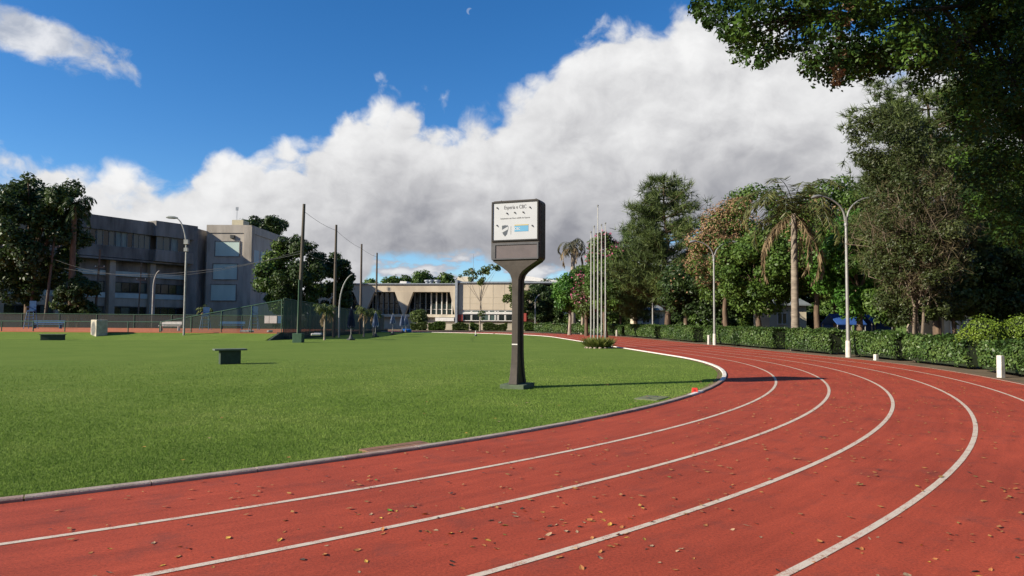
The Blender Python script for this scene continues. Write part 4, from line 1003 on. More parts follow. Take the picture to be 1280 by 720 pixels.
bx = X(1172, 33); pine_tree('pine_tree', 'tall shaggy pine behind the twiggy tree', (bx, 33, 0), 12.8, 3.6, 3.3, 18, 7, lf_pine, bark_brown, 41, tuft=.44, nper=13, ntuft=60, r=.2, profile=lambda u: .6+.45*math.sin(math.pi*min(1, u*.75+.15)), w=.045)
bx = X(1225, 37); pine_tree('pine_tree', 'lighter green pine at the far end of the hedge behind the spreading tree', (bx, 37, 0), 11, 3.5, 4.0, 13, 6, lf_pine2, bark_brown, 42, tuft=.44, nper=13, ntuft=60, r=.2, profile=lambda u: .95-.35*u, w=.045)

# palm with dry skirt, and the trees round it
py_ = 38.0; palm_tree('palm_tree', 'tall feather palm with pale ringed trunk and drooping dry fronds', (X(994, py_), py_, 0), hz(990, 266, py_), .18, 24, 4.2, (lf_palm, lf_palmdry), bark_palm, 8, dead=7, leafL=.85, leafW=.08, ragged=.2, sag=1.75, e0=.15, hang=.35)
def BT(name, label, px, Y, ytop, ybot, wpx, mat, seed, ncl=60, n=16000, size=.26, trunk_r=.2, bark=bark_brown, flowers_or_lit=None, depth=None, crr=(.5, 1.0), z_trunk=None, extra=None, **kw):
    xb = X(px, Y); zt, zb = hz(px, ytop, Y), hz(px, ybot, Y); w = wpx*Y/F; cz = (zt+zb)/2; hh = (zt-zb)/2
    ell = [((xb, Y, cz), (max(.3, w/2-crr[1]*.5), depth or max(.3, w/2-crr[1]*.5), max(.3, hh-crr[1]*.5)))]
    if extra: ell += [((X(a_, Y), Y, hz(a_, b_, Y)), (c_*Y/F, c_*Y/F, d_*Y/F)) for a_, b_, c_, d_ in extra]
    return broad_tree(name, label, (xb, Y, 0), z_trunk or max(.8, zb+.25*(zt-zb)), trunk_r, ell, ncl, crr, n, size, mat, bark, seed, flowers_or_lit=flowers_or_lit, **kw)
# order: from the twiggy tree leftwards
BT('broadleaf_tree', 'fresh green broadleaf tree behind the tall twin arm lamp', 1075, 41, 262, 398, 120, lf_fresh, 51, 70, 20000, .24, crr=(.45, .9))
BT('broadleaf_tree', 'dark broadleaf tree rising just right of the palm crown', 1045, 47, 212, 380, 110, lf_mid, 52, 70, 18000, .26)
BT('broadleaf_tree', 'green broadleaf tree dotted with orange blossom behind the palm trunk', 1022, 45, 240, 395, 100, lf_mid, 53, 60, 16000, .24, flowers_or_lit=(fl_orange, 1800, .15, 3.0, None))
BT('broadleaf_tree', 'dense dark green tree between the orange blossoming tree and the palm', 950, 47, 285, 392, 130, lf_mid, 54, 80, 22000, .24)
BT('flowering_tree', 'broadleaf tree covered in orange blossom left of the palm', 908, 51, 262, 388, 105, lf_mid, 55, 110, 20000, .24, flowers_or_lit=(fl_orange, 15000, .12, 4.0, (-.85, -.3, -.6)), extra=[(945, 290, 50, 55)])
BT('broadleaf_tree', 'dark leafy tree low behind the hedge below the orange blossom', 905, 56, 330, 400, 100, lf_dark, 56, 60, 14000, .26)
BT('broadleaf_tree', 'dark leafy tree behind the hedge below the pine', 858, 58, 320, 402, 80, lf_dark, 57, 50, 12000, .28, flowers_or_lit=(fl_orange, 250, .2, 3.5, None))
Y = 64; pine_tree('pine_tree', 'biggest pine with layered dark boughs standing behind the hedge', (X(833, Y), Y, 0), hz(830, 224, Y), 2.6, 5.2, 24, 8, lf_pine, bark_brown, 61, tuft=.75, nper=9, ntuft=46, r=.30, profile=lambda u: .95*(1-u)**.6*(.85+.12*math.sin(u*11))+.22, w=.035)
Y = 70; pine_tree('pine_tree', 'lighter feathery conifer left of the biggest pine', (X(795, Y), Y, 0), hz(795, 282, Y), 1.6, 3.6, 13, 8, lf_pine2, bark_brown, 62, tuft=.75, nper=9, ntuft=40, r=.22, profile=lambda u: .95*(1-u)**.6+.1, w=.035)
BT('flowering_tree', 'small tree with pink blossom on top just behind the flagpoles', 757, 66, 285, 400, 60, lf_mid, 63, 50, 11000, .26, flowers_or_lit=(fl_pink, 500, .22, 7.4, None))
BT('flowering_tree', 'loose shrub with dull pink blossom left of the flagpoles', 733, 72, 338, 396, 40, lf_olive, 64, 30, 6000, .26, flowers_or_lit=(fl_pink, 700, .2, 3.0, None))
BT('broadleaf_tree', 'round bright green tree on pale trunks beside the flagpoles', 712, 76, 342, 392, 48, lf_fresh, 65, 40, 9000, .30, bark=bark_pale)
BT('broadleaf_tree', 'pale trunked green tree left of the flagpoles at the track end', 728, 80, 330, 398, 50, lf_mid, 66, 40, 9000, .30, bark=bark_pale)
Y = 92; palm_tree('ragged_palm', 'ragged tall plant with hanging grey leaves beyond the flagpoles', (X(716, Y), Y, 0), hz(716, 306, Y), .3, 11, 3.4, (LEAF('ragged_leaf', [(.05, .055, .03), (.09, .09, .05), (.13, .12, .075)]), lf_palmdry), bark_pale, 17, dead=5, leafL=1.1, leafW=.14, ragged=.3, sag=3.2, nleaf=18)
BT('broadleaf_tree', 'dark tree right behind the sign post', 672, 104, 352, 402, 52, lf_dark, 67, 40, 9000, .36)
BT('broadleaf_tree', 'grey green loose tree beside the sign post in front of the club house', 646, 96, 350, 392, 40, lf_olive, 68, 26, 2600, .34, crr=(.35, .8), inner=.2)
BT('young_tree', 'slim young tree with sparse crown in front of the club house', 600, 98, 328, 362, 46, lf_olive, 69, 24, 1700, .30, trunk_r=.11, bark=bark_pale, crr=(.3, .7), extra=[(584, 344, 12, 7), (615, 338, 12, 8), (600, 398, 7, 7), (598, 355, 9, 6)], inner=.2, z_trunk=4.2)
# trees farther back, filling the skyline on the right
rng_b = np.random.default_rng(99)
back = [(690, 118, 345, 'lf_dark'), (735, 112, 335, 'm'), (775, 104, 322, 'd'), (820, 98, 330, 'm'), (868, 92, 310, 'd'), (915, 84, 300, 'd'), (965, 76, 290, 'm'), (1015, 70, 280, 'd'), (1062, 64, 268, 'd'), (1110, 58, 262, 'm'), (1160, 54, 250, 'd'), (1215, 50, 255, 'd'), (1275, 48, 240, 'm'), (1340, 44, 230, 'd')]
names = ['dark tree at the far end of the straight beyond the club house', 'green background tree behind the ragged tall plant', 'dark background tree behind the flagpoles', 'background tree behind the lighter conifer', 'dark background tree behind the biggest pine',
         'dark background tree behind the orange blossom', 'background tree behind the dense tree left of the palm', 'dark background tree behind the palm trunk', 'dark background tree behind the fresh green tree', 'green background tree over the blue awning',
         'dark background tree behind the twiggy tree', 'dark background tree behind the shaggy pine', 'green background tree behind the topiary balls', 'dark background tree beyond the spreading tree']
for i, (px, Y, yt, c) in enumerate(back):
    BT('background_tree', names[i], px, Y, yt, 404, 68+max(0, (100-Y))*.9, {'m': lf_mid}.get(c, lf_dark), 200+i, 50, 9000, .45, group='background trees beyond the hedge', crr=(.8, 1.5), trunk_r=.22)
# low shade planting behind hedges
for i, (px, Y, yt, w) in enumerate(((1190, 31, 330, 110), (1120, 37, 350, 80), (1262, 30, 300, 70))):
    BT('understorey_tree', ['low leafy tree behind the hedge under the shaggy pine', 'low leafy tree behind the blue awning', 'low dark tree at the end of the hedge behind the topiary'][i], px, Y, yt, 408, w, [lf_olive, lf_mid, lf_dark][i], 300+i, 50, 12000, .2, crr=(.35, .7), trunk_r=.1)
SHR = ['beyond the farthest hedge section', 'below the ragged tall plant', 'behind the flagpoles', 'beyond the short hedge section right of the flagpoles', 'under the lighter conifer', 'behind the big pine trunk', 'right of the big pine trunk', 'left of the orange tree lamp',
       'under the orange blossom', 'under the dense tree left of the palm', 'left of the hut behind the palm', 'behind the palm trunk', 'just right of the palm trunk', 'left of the shorter blue awning']
for i, px in enumerate(range(692, 1046, 27)):
    Y = 118-(px-692)*.165+4*math.sin(i*2.1); Y = max(Y, 57)
    BT('understorey_shrub', ['dark', 'dull green'][i % 2]+' shade shrub '+SHR[i], px, Y, 374+6*math.sin(i*1.7), 414, 40, [lf_dark, lf_mid][i % 2], 320+i, 22, 3500, .4, crr=(.6, 1.0), trunk_r=.08, cat='bush', group='shade shrubs beyond the hedge')
def far_wood():
    rng = np.random.default_rng(404); n = 1500; a_ = rng.uniform(-3.14, 3.14, n); d = rng.uniform(205, 240, n); h = (7.5+2*np.sin(a_*7)+1.5*np.sin(a_*19+1))*rng.random(n)**.7
    C = np.stack([d*np.sin(a_), d*np.cos(a_)+20, h], 1); V, t_ = cluster_leaves(C, rng.uniform(2, 3.6, n), 42000, 1.5, rng, .7, .9)
    tag(mesh_np('far_woodland', V, 4, lf_dark, t_), 'far belt of dark woodland along the horizon', 'woodland', kind='stuff')
far_wood()
# topiary
def topiary(x, y, label, blobs, seed):
    rng = np.random.default_rng(seed); t = thing('topiary_bush', label, 'bush', (x, y, 0), 0, 'topiary bushes behind the hedge')
    C = np.array([b[0] for b in blobs], float); R = np.array([b[1] for b in blobs])
    V, ti = cluster_leaves(C, R, 9000, .075, rng, .6, 1.0, up=.2, shell=.93); mesh_np('foliage', V, 4, lf_top, ti, t)
    mb = MB()
    for c, r in blobs: mb.tube([(c[0], c[1], c[2]-r*.8), (c[0], c[1], c[2]-r*.4), (c[0], c[1], c[2]+r*.4), (c[0], c[1], c[2]+r*.8)], [r*.4, r*.8, r*.8, r*.4], 10)
    mb.build('branches', hedge_core, t); MB().tube([(0, 0, -.05), (0, 0, .9)], .08, 7).build('stem', bark_brown, t)
Y = 24.0; topiary(X(1228, Y), Y, 'yellow green rounded topiary bush of heaped balls behind the white post', [((0, 0, 1.25), .55), ((-.45, 0, 1.02), .42), ((.35, .1, 1.1), .5), ((.1, .1, .8), .6)], 71)
topiary(X(1275, Y), Y, 'bright topiary bush with two rounded lobes at the end of the hedge', [((0, 0, 1.35), .5), ((-.45, 0, 1.2), .42), ((.5, .1, 1.3), .55), ((.1, .1, .8), .6)], 72)
# awning and huts glimpsed under the trees
blue_c = M('blue_canvas', (.03, .09, .30), (.02, .06, .22), 2, .7)
def awning(px0, px1, Y, ytop, label):
    x0, x1 = X(px0, Y), X(px1, Y); z = hz(px0, ytop, Y); t = thing('blue_awning', label, 'awning', ((x0+x1)/2, Y, 0)); w = (x1-x0)/2
    MB().prism_x([(-1.2, z-.75), (-1.2, z-.68), (0, z), (1.2, z-.68), (1.2, z-.75), (0, z-.08)], -w, w).build('canopy', blue_c, t)
    MB().box(-w, w, 1.1, 1.15, .5, z-.75).build('back_sheet', blue_c, t)
    for a_ in (-w+.06, 0, w-.06):
        for b_ in (-1.1, 1.05): MB().tube([(a_, b_, 0), (a_, b_, z-.7)], .035, 6).build('post', galv, t)
awning(1036, 1072, 46, 392, 'blue canvas awning on posts behind the tall lamp'); awning(1078, 1130, 47, 390, 'longer blue canvas awning behind the hedge left of the twiggy tree')
def hut(px0, px1, Y, ytop, label, m):
    x0, x1 = X(px0, Y), X(px1, Y); z = hz(px0, ytop, Y); t = thing('garden_hut', label, 'hut', ((x0+x1)/2, Y, 0)); w = (x1-x0)/2
    MB().box(-w, w, 0, 4, 0, z).build('wall', m, t); MB().prism_x([(-.4, z), (-.4, z+.1), (2, z+.7), (4.4, z+.1), (4.4, z)], -w-.3, w+.3).build('roof', frame_gr, t)
    window(t, -w*.6, -w*.05, -.06, z*.45, z*.8, white_fr, dkglass, 2); MB().box(w*.2, w*.55, -.06, -.004, 0, z*.82).build('door', frame_gr, t)
hut(795, 832, 84, 388, 'small pale hut glimpsed under the big pine', tanw); hut(962, 1008, 60, 382, 'pale hut glimpsed behind the palm trunk', tanw); hut(1180, 1215, 42, 392, 'pale hut glimpsed right of the twiggy trunks', tanw)

# ------------------------------------------------------------------ trees, left and centre
Y = 77.5
BT('dark_tree', 'huge dark tree at the left edge beside the concrete building', 35, Y, 212, 385, 130, lf_dark, 81, 110, 30000, .42, trunk_r=.45, crr=(.8, 1.5), extra=[(75, 262, 28, 30)])
palm_tree('palm_tree', 'dark palm whose fronds stick out right of the huge dark tree', (X(88, 76.5), 76.5, 0), hz(88, 258, 76.5), .3, 20, 3.3, (lf_dark, lf_dark), bark_brown, 82, dead=6, leafL=.9, leafW=.12, sag=2.0, nleaf=22)
BT('shrub', 'dark rounded shrub below the concrete building windows', 97, 76.5, 340, 402, 66, lf_dark, 83, 40, 9000, .34, cat='bush')
Y = 84
BT('broadleaf_tree', 'round dark green tree right of the concrete end block', 366, Y, 290, 402, 92, lf_dark, 84, 80, 22000, .36, trunk_r=.35, crr=(.7, 1.3), flowers_or_lit=(lf_mid, 5000, .36, 1.0, (-1, -.2, 1.5)))  # lighter leaves on the sunward side paint sunlight into the crown
BT('broadleaf_tree', 'smaller dark tree behind the hooked white lamp', 418, 88, 312, 404, 50, lf_dark, 85, 50, 11000, .36)
BT('umbrella_pine', 'flat topped tree showing above the concrete end block roof', 328, 128, 268, 296, 62, lf_dark, 86, 40, 9000, .5, crr=(.9, 1.5), z_trunk=14)
for i, (px, yt, w) in enumerate(((490, 344, 30), (506, 343, 34), (526, 336, 34), (543, 343, 26), (558, 340, 30), (463, 346, 24), (690, 344, 40), (575, 346, 28))):
    BT('distant_tree', ['rounded distant tree above the small white skylight hood', 'rounded distant tree between the white hood and the roof vents', 'tallest rounded distant tree above the club house roof vents', 'rounded distant tree just right of the roof vents', 'rounded distant tree above the cream trapezoid roof hood', 'distant tree at the thinnest utility pole', 'distant tree above the white roof end', 'distant tree behind the roof dish and aerial'][i], px, 156, yt, 385, w, lf_mid, 400+i, 26, 4500, .6, group='distant trees behind the club house', crr=(.9, 1.6))
BT('shrub', 'dark shrub before the club house glazing beside the parasols', 524, 104, 386, 404, 20, lf_olive, 91, 20, 3000, .3, cat='bush')
# young palms by the fence
for i, (px, Y, yt, lab) in enumerate(((406, 52.5, 388, 'young palm with brown skirt between the tallest pole and the navy parasol'), (455, 63, 389, 'young palm behind the navy parasol'), (467, 72, 392, 'small young palm beside the first striped parasol'), (257, 75.4, 388, 'young palm before the concrete end block'))):
    palm_tree('young_palm', lab, (X(px, Y), Y, 0), hz(px, yt, Y), .07, 15, 1.15, (lf_palmy, lf_palmdry), bark_pale, 120+i, group='young palms along the fence', dead=4, leafL=.5, leafW=.06, sag=1.5, nleaf=14)

# ------------------------------------------------------------------ court fences
gpaint = M('fence_green', (.05, .11, .07), (.035, .08, .05), 4, .6)
chain = MESHMAT('chain_link', (.02, .04, .028), .9); screen = MESHMAT('windscreen', (.04, .075, .05), .12)
def fence(label, pts, mat, post_r=.04, step=2.5, zb=0, pleat=False):
    """pts: list of (x, y, z_bottom, z_top); posts and mesh panels between them"""
    t = thing('court_fence', label, 'fence', (pts[0][0], pts[0][1], 0)); o0 = np.array([pts[0][0], pts[0][1], 0])
    for a_, b_ in zip(pts[:-1], pts[1:]):
        a_, b_ = np.array(a_, float), np.array(b_, float); L_ = np.hypot(*(b_-a_)[:2]); n = max(1, round(L_/step))
        for k in range(n):
            p, q = a_+(b_-a_)*k/n, a_+(b_-a_)*(k+1)/n
            MB().tube([(p[0]-o0[0], p[1]-o0[1], p[2]-.1), (p[0]-o0[0], p[1]-o0[1], p[3]+.03)], post_r, 6).build('post', gpaint, t)
            d = unit(np.array([q[0]-p[0], q[1]-p[1], 0])); nn = np.array([-d[1], d[0], 0])*.01
            mb = MB(); m_ = 8 if pleat else 1
            for j in range(m_+1):
                w = p+(q-p)*j/m_; of = nn*(4 if j % 2 else -1) if pleat else nn
                mb.v += [(w[0]-o0[0]+of[0], w[1]-o0[1]+of[1], w[2]), (w[0]-o0[0]+of[0], w[1]-o0[1]+of[1], w[3]-.02)]
            for j in range(m_): mb.f.append((2*j, 2*j+2, 2*j+3, 2*j+1))
            mb.build('mesh_panel', mat, t)
            MB().tube([(p[0]-o0[0], p[1]-o0[1], p[3]), (q[0]-o0[0], q[1]-o0[1], q[3])], .035, 6).build('top_rail', gpaint, t)
        e = b_
    MB().tube([(e[0]-o0[0], e[1]-o0[1], e[2]-.1), (e[0]-o0[0], e[1]-o0[1], e[3]+.03)], post_r, 6).build('post', gpaint, t)
    return t
Yf = 53.6; xc = X(352, Yf); xs0 = X(200, Yf)
fence('low green chain link fence along the front of the clay court', [(-70, Yf, .5, hz(50, 401.8, Yf)), (xs0, Yf, .5, hz(200, 402.5, Yf))], chain)
fence('green fence panel whose top rail slopes up to the tall corner post', [(xs0+.1, Yf, .5, hz(200, 402.5, Yf)), (xc, Yf, .5, hz(352, 375, Yf))], MESHMAT('chain_link_dense', (.02, .05, .03), .62))
fence('tall green screen fence running away from the corner beside the poles', [(xc+.1, Yf+.1, .0, hz(352, 373, Yf)), (X(415, 66), 66, 0, hz(415, 383, 66)), (X(480, 93), 93, 0, hz(480, 394.5, 93))], screen, pleat=True, step=3)
fence('screen fence toned dark as if shaded along the back of the clay court', [(-86, 74.2, .5, 2.1), (-33, 74.2, .5, 1.95), (xc-.6, 74.2, .5, 1.95)], MESHMAT('windscreen_shaded', (.006, .010, .008), .18), step=4)  # near-black cloth colour puts shade into the back fence
mb = MB(); a_ = np.array([xc+.35, Yf+.0]); b_ = np.array([X(480, 93)+.3, 93.]); d = unit(b_-a_); n_ = np.array([d[1], -d[0]])*.25
mb.prism_z([tuple(a_), tuple(a_+n_), tuple(b_+n_), tuple(b_)], -.05, .28); tag(mb.build('low_wall', M('dark_green_wall', (.05, .07, .05), (.03, .04, .03), 3, .9)), 'low dark green wall at the foot of the tall screen fence', 'wall')
o = MB().prism_x([(50.5, -.05), (53.9, -.05), (53.9, .5), (53.0, .5)], -18.2, -18.02).build('retaining_wall', MATS['dark_green_wall']); tag(o, 'short dark wedge wall holding the end of the grass bank by the green block', 'wall')
MB().box(-18.24, -17.98, 52.95, 53.85, .501, .55).build('coping', MATS['dark_green_wall'], o)
# court furniture
cblue = M('chair_blue', (.035, .11, .24), (.025, .08, .18), 4, .5)
def umpire_chair(x, y, z, label, H=2.4):
    t = thing('umpire_chair', label, 'umpire chair', (x, y, z), .2, 'blue umpire chairs on the court')
    for sx in (-1, 1):
        for sy in (-1, 1): MB().tube([(sx*.42, sy*.5, 0), (sx*.27, sy*.22, H*.62)], .03, 6).build('leg', cblue, t)
    for k in range(4): zz = .3+k*.33; f = 1-zz/H*.6; MB().tube([(-.42*f-.02, -.5*f, zz), (.42*f+.02, -.5*f, zz)], .022, 5).build('rung', cblue, t)
    MB().box(-.29, .29, -.28, .26, H*.62, H*.66).build('seat', cblue, t); MB().box(-.29, .29, .22, .27, H*.66, H).build('backrest', cblue, t)
    for sx in (-.31, .27): MB().box(sx, sx+.04, -.25, .22, H*.76, H*.79).build('armrest', cblue, t)
umpire_chair(X(318, 66), 66, .5, 'blue umpire chair right of the young palm on the clay court', 2.3); umpire_chair(X(257, 66), 66, .5, 'blue umpire chair before the young palm on the clay court', 2.2); umpire_chair(X(39, 66), 66, .5, 'tall blue umpire chair below the huge dark tree', 2.7)
for px, w, m, lab in ((333.5, .38, white_fr, 'small white notice board on the fence'), (341.5, .62, white_fr, 'wide white notice board on the fence'), (350, .36, cblue, 'small blue notice board on the fence')):
    Yb = 73.9; o = MB().box(-w/2*1.3, w/2*1.3, -.03, .03, -.42, .42).build('notice_board', m, loc=(X(px, Yb), Yb, hz(px, 399.3, Yb)), bevel=.01); tag(o, lab, 'notice board', 'notice boards')
    MB().box(-w/2*1.3-.04, w/2*1.3+.04, -.04, -.031, .38, .44).build('frame', galv, o)
def court_bench(x, y, z, L_, label, m):
    t = thing('court_bench', label, 'bench', (x, y, z)); MB().box(-L_/2, L_/2, -.2, .2, .4, .45).build('seat', m, t); MB().box(-L_/2, L_/2, .16, .2, .55, .8).build('backrest', m, t)
    for s in (-1, 1): MB().box(s*L_*.4-.03, s*L_*.4+.03, -.18, .18, 0, .4).build('leg', m, t); MB().box(s*L_*.4-.02, s*L_*.4+.02, .201, .23, .3, .78).build('leg', m, t)
court_bench(X(213, 60), 60, .5, 1.9, 'white bench on the clay court left of the slender lamp', white_fr); court_bench(X(290, 70), 70, .5, 2.6, 'blue bench at the back of the clay court', cblue); court_bench(X(60, 68), 68, .5, 3.2, 'blue bench below the huge dark tree', cblue)
# rolls of line tape lying at the court edge
for i, (px, Yq) in enumerate(((306, 54.6), (312, 54.8), (338, 55.2), (352, 54.4), (398, 57), (395, 54.5))):
    o = MB().tube([(-.35, 0, .09), (.35, .05, .09)], [.09, .1], 8).build('net_roll', white_fr, loc=(X(px, Yq), Yq, .5 if px < 352 else .28), rz=i*.7, smooth=True); tag(o, 'short white roll lying at the edge of the court', 'roll', 'white rolls at the court edge')
# cream concrete box with a dark oval plate, and the slab benches
Yq = 51.9; x = X(118, Yq); zq = .2
t = thing('cream_box', 'square cream concrete box with dark oval plate on the grass bank', 'box', (x, Yq, zq), -.72)
w = .62; mb = MB(); mb.box(-w, w, -.05, .75, -.15, 1.25); mb.build('body', M('cream_concrete', (.46, .42, .33), (.26, .23, .18), 3, .9, .4, 20), t, bevel=.05)
MB().prism([(.38*math.cos(a_), .56+.5*math.sin(a_)) for a_ in np.linspace(0, 2*math.pi, 18)[:-1]], -.075, -.052).build('plate', M('plate_grey', (.16, .16, .15), (.08, .08, .075), 5, .9), t)  # raised oval plate; an opening's darkness is put into its grey
MB().prism([(.46*math.cos(a_), .56+.58*math.sin(a_)) for a_ in np.linspace(0, 2*math.pi, 18)[:-1]], -.065, -.051).build('rim', M('rim_grey', (.3, .29, .26), rough=.9), t)
def slab_bench(px, py, rz, label, w=.37, ov=.30, m=None, hh=.5, tw=.24):
    x, y = G(px, py); t = thing('slab_bench', label, 'bench', (x, y, 0), rz, 'slab benches on the lawn'); m = m or M('bench_green', (.04, .062, .042), (.024, .038, .028), 6, .85, .3, 30)
    MB().box(-w, w, -tw, tw, -.05, hh).build('block', m, t, bevel=.012); MB().prism([(-w-ov, hh+.002), (w+ov, hh+.002), (w+ov, hh+.06), (-w-ov, hh+.06)], -tw-.08, tw+.08).build('top_slab', M('slab_grey_green', (.13, .16, .12), (.08, .10, .075), 5, .85, .3, 30), t, bevel=.01)
slab_bench(287, 454.5, .55, 'dark green slab bench with overhanging grey top alone on the lawn', ov=.2, tw=.2, w=.34, hh=.47); slab_bench(66, 425, .3, 'low dark slab bench before the fence left of the cream box', w=.7, ov=.05, hh=.36)
# closed parasols
def parasol(px, Y, label, m1, m2, tip_y, bot_y, base=True, sc=1.0):
    x = X(px, Y); zt, zb = hz(px, tip_y, Y), hz(px, bot_y, Y); t = thing('closed_parasol', label, 'parasol', (x, Y, 0), 0, 'closed parasols along the fence')
    MB().tube([(0, 0, 0), (0, 0, zt+.12)], .028, 7).build('pole', galv, t)
    ns = 16; rows = [(0.03, 0), (.10, .12), (.17, .4), (.24, .75), (.27, .93), (.2, 1)]
    for half, m in ((0, m1), (1, m2)):
        mb = MB()
        for k in range(half, ns, 2):
            b_ = len(mb.v)
            for r, f in rows:
                for kk in (k, k+.5, k+1):
                    a_ = 2*math.pi*kk/ns; rr = sc*(1.16 if half else 1)*r*(1 if kk % 1 else .62)*(1+.12*math.sin(k*2.3)); mb.v.append((rr*math.cos(a_), rr*math.sin(a_), zt-(zt-zb)*f*(1-.05*(k % 3))))
            for i in range(len(rows)-1):
                for j in range(2): mb.f.append((b_+i*3+j, b_+i*3+j+1, b_+i*3+4+j, b_+i*3+3+j))
        mb.build('canopy', m, t, smooth=False)
    if base: MB().prism_z([(.32*math.cos(a_), .32*math.sin(a_)) for a_ in np.linspace(0, 6.283, 9)[:-1]], 0, .1).lathe([(.2, .1), (.06, .42)], 8).build('base', frame_dk, t)
navy = M('navy_canvas', (.022, .03, .07), (.014, .02, .045), 5, .8); stripe = M('white_canvas', (.45, .48, .55), (.32, .35, .42), 5, .8); blue2 = M('blue_canvas_dark', (.03, .055, .16), (.02, .04, .12), 5, .8)
parasol(439, 52.8, 'closed plain navy parasol on a dark cone base at the fence', navy, navy, 385.5, 410); parasol(469.5, 63, 'closed blue and white parasol at the small young palm', blue2, stripe, 390.5, 409); parasol(491, 72, 'closed blue and white parasol at the end of the screen fence', blue2, stripe, 393, 405); parasol(503, 82, 'closed blue and white parasol left of its twin at the blue cover', blue2, stripe, 394, 408, sc=1.1); parasol(507.5, 83, 'closed blue and white parasol right of its twin at the blue cover', blue2, stripe, 394.5, 407, sc=1.1)
t = thing('covered_pool', 'low bright blue covered paddling pool at the parasols', 'pool', (X(508, 84), 84, 0)); bb = M('pool_blue', (.015, .12, .42), (.01, .09, .34), 3, .5)
MB().lathe([(.62, 0), (.66, .1), (.66, .32), (.60, .38)], 18).build('ring', bb, t, smooth=True); MB().lathe([(.64, .385), (.5, .44), (.02, .47)], 18).build('cover', bb, t, smooth=True); t.scale = (1.0, .8, 1)
# stake, marker, slabs
x, y = G(594.5, 420); t = thing('white_stake', 'short white stake with dark foot standing in the far lawn', 'stake', (x, y, 0)); MB().lathe([(.05, .12), (.05, .5), (.02, .54)], 8).build('stake', white_fr, t); MB().lathe([(.16, 0), (.14, .1), (.06, .14)], 9).build('foot', frame_dk, t)
x, y = G(868.5, 491.5); t = thing('lane_marker', 'small red lane marker block on the grass beside the white kerb', 'marker', (x, y, 0), -.25); t.scale = (.8, .8, .8); rm = M('marker_red', (.62, .05, .03), (.5, .04, .025), 6, .5); MB().prism([(-.09, 0), (.09, 0), (.075, .15), (-.075, .15)], -.06, .06).build('block', rm, t, bevel=.008)
MB().prism([(.04*math.cos(a_), .075+.04*math.sin(a_)) for a_ in np.linspace(0, 6.283, 13)[:-1]], -.064, -.0605).build('disc', M('marker_dark_red', (.35, .02, .02), rough=.5), t)
for nm, lab, px, py, l, w_, m, rr in (('board_cover', 'weathered reddish board lying in the grass against the kerb', 519, 565.5, .9, .30, M('old_board', (.24, .12, .075), (.15, .085, .055), 6, .9, .3, 20), 2*0), ('drain_cover', 'flat grey drain cover in the lawn near the red marker', 815, 497.5, .75, .5, M('drain_grey', (.15, .16, .09), (.10, .12, .06), 5, .9), 0)):
    x, y = G(px, py); a_ = math.atan2(y-CY, x-CX)+math.pi/2
    r_ = (R0-.21-w_/2-.02) if nm == 'board_cover' else math.hypot(x-CX, y-CY)
    th = a_-math.pi/2; x, y = CX+r_*math.cos(th), CY+r_*math.sin(th)
    o = MB().box(-l/2, l/2, -w_/2, w_/2, -.03, .018 if nm == 'board_cover' else .012).build(nm, m, loc=(x, y, 0), rz=a_, bevel=.006); tag(o, lab, 'board' if nm == 'board_cover' else 'cover')
    if nm == 'drain_cover':
        for k in (-.2, .2): MB().box(k-.03, k+.03, -.05, .05, .0125, .02).build('lifting_bar', frame_dk, o)
    else: MB().box(-l/2+.02, l/2-.02, -.004, .004,   .0182, .021).build('groove', bark_brown, o)

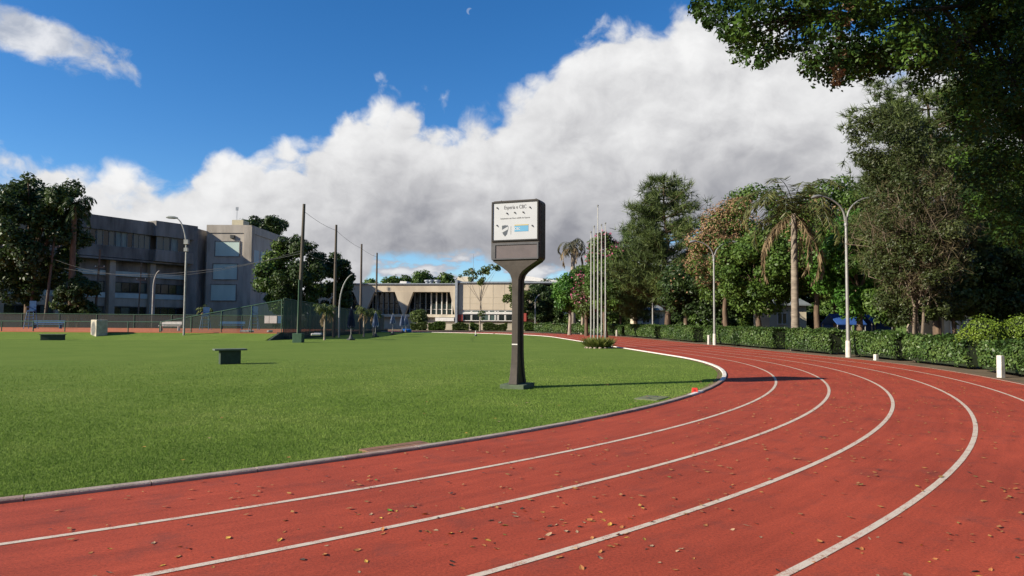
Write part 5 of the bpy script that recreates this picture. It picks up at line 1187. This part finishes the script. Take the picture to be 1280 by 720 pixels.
# ------------------------------------------------------------------ fallen leaves
def fallen_leaves():
    rng = np.random.default_rng(77)
    defs = [('yellow', 'yellow fallen leaf lying on the red running track', (.50, .30, .05), (.36, .19, .04)), ('orange', 'orange brown fallen leaf lying on the red running track', (.40, .17, .05), (.26, .10, .035)), ('brown', 'dark brown withered leaf lying on the red running track', (.06, .035, .022), (.035, .022, .016)), ('tan', 'pale tan dry leaf curled on the red running track', (.40, .27, .16), (.25, .16, .09)), ('green', 'fresh green fallen leaf lying on the red running track', (.14, .24, .03), (.09, .17, .025))]
    meshes = []
    for i, (nm, lab, c1, c2) in enumerate(defs):
        m = M('fallen_'+nm, c1, c2, 30, .7); vs = []
        for v in range(3):
            mb = MB(); L_ = .5; cu = (.25, .5, .15)[v]
            us = np.linspace(-1, 1, 5); 
            for u in us:
                w = .28*(1-abs(u)**2.2)+.01; z = .02+cu*.28*u*u
                for s in (-1, 0, 1): mb.v.append((u*L_, s*w, z+(.14+.1*v)*abs(s)*w+.02*math.sin(u*5+v)))
            for a_ in range(4):
                for b_ in range(2): mb.f.append((a_*3+b_, a_*3+b_+1, a_*3+4+b_, a_*3+3+b_))
            mb.tube([(-L_, 0, .02+cu*.28), (-L_-.25, .05, .05+cu*.2)], .015, 3)
            vs.append(mb.mesh('fallen_leaf', m))
        meshes.append(vs)
    n = 3000; pts = []
    # leaves gather in loose drifts
    dr = np.array([(rng.uniform(-.95, .2), rng.uniform(.2, 7.2), rng.uniform(.15, .6)) for _ in range(70)])
    while len(pts) < n:
        if rng.random() < .28: d_ = dr[rng.integers(len(dr))]; a_ = d_[0]+rng.normal()*d_[2]/28; r = d_[1]+rng.normal()*d_[2]
        else: a_ = rng.uniform(-1.05, .15); r = rng.uniform(-.05, 7.4)
        if not -.05 < r < 7.4: continue
        if rng.random() > (.35+.65*min(1, r/3.0)): continue
        x, y = CX+(R0+r)*math.cos(a_), CY+(R0+r)*math.sin(a_)
        if y < 2.4 or abs(x/y) > .85: continue
        pts.append((x, y))
    pts = sorted(pts, key=lambda p: math.hypot(*p)); prob = [.15, .30, .22, .30, .03]; rest = []
    for i, (x, y) in enumerate(pts):
        k = rng.choice(5, p=prob); v = rng.integers(3); s = rng.uniform(.030, .068)*(1.0 if k != 2 else .85)
        if i < 300:
            o = bpy.data.objects.new('fallen_leaf', meshes[k][v]); COL.objects.link(o); o.location = (x, y, .001); o.scale = (s, s, s); o.rotation_euler = (rng.normal()*.2, rng.normal()*.2, rng.random()*6.28)
            tag(o, defs[k][1], 'leaf', 'fallen leaves on the track, '+defs[k][0])
        else: rest.append((x, y, s, rng.random()*6.28, k))
    V = []; T = []
    for x, y, s, a_, k in rest:
        c, sn = math.cos(a_), math.sin(a_); s *= 1.05
        for u, w, z in ((-.5, 0, .12), (0, .28, .10), (.5, 0, .2), (0, -.28, .16)): V.append((x+s*(u*c-w*sn), y+s*(u*sn+w*c), .006+z*s))
        T.append((.95, .7, .1, .8, .5)[k]+rng.uniform(-.05, .05))
    tag(mesh_np('leaf_litter', np.array(V), 4, LEAF('litter', [(.04, .025, .018), (.07, .04, .025), (.14, .2, .04), (.36, .17, .06), (.48, .28, .06)], trans=.1), np.array(T)), 'scattered small fallen leaves farther along the track', 'leaves', kind='stuff')
    # a few on the lawn
    for i in range(26):
        a_ = rng.uniform(-.95, -.35); r = R0-.5-rng.random()**2*4; x, y = CX+r*math.cos(a_), CY+r*math.sin(a_)
        if y < 5: continue
        k = rng.choice([0, 1, 3]); o = bpy.data.objects.new('lawn_leaf', meshes[k][0]); COL.objects.link(o); o.location = (x, y, .03); s = rng.uniform(.05, .08); o.scale = (s, s, s); o.rotation_euler.z = rng.random()*6.28
        tag(o, {0: 'yellow', 1: 'orange brown', 3: 'pale tan'}[k]+' dead leaf caught in the grass near the kerb', 'leaf', 'dead leaves on the lawn, '+defs[k][0])
fallen_leaves()
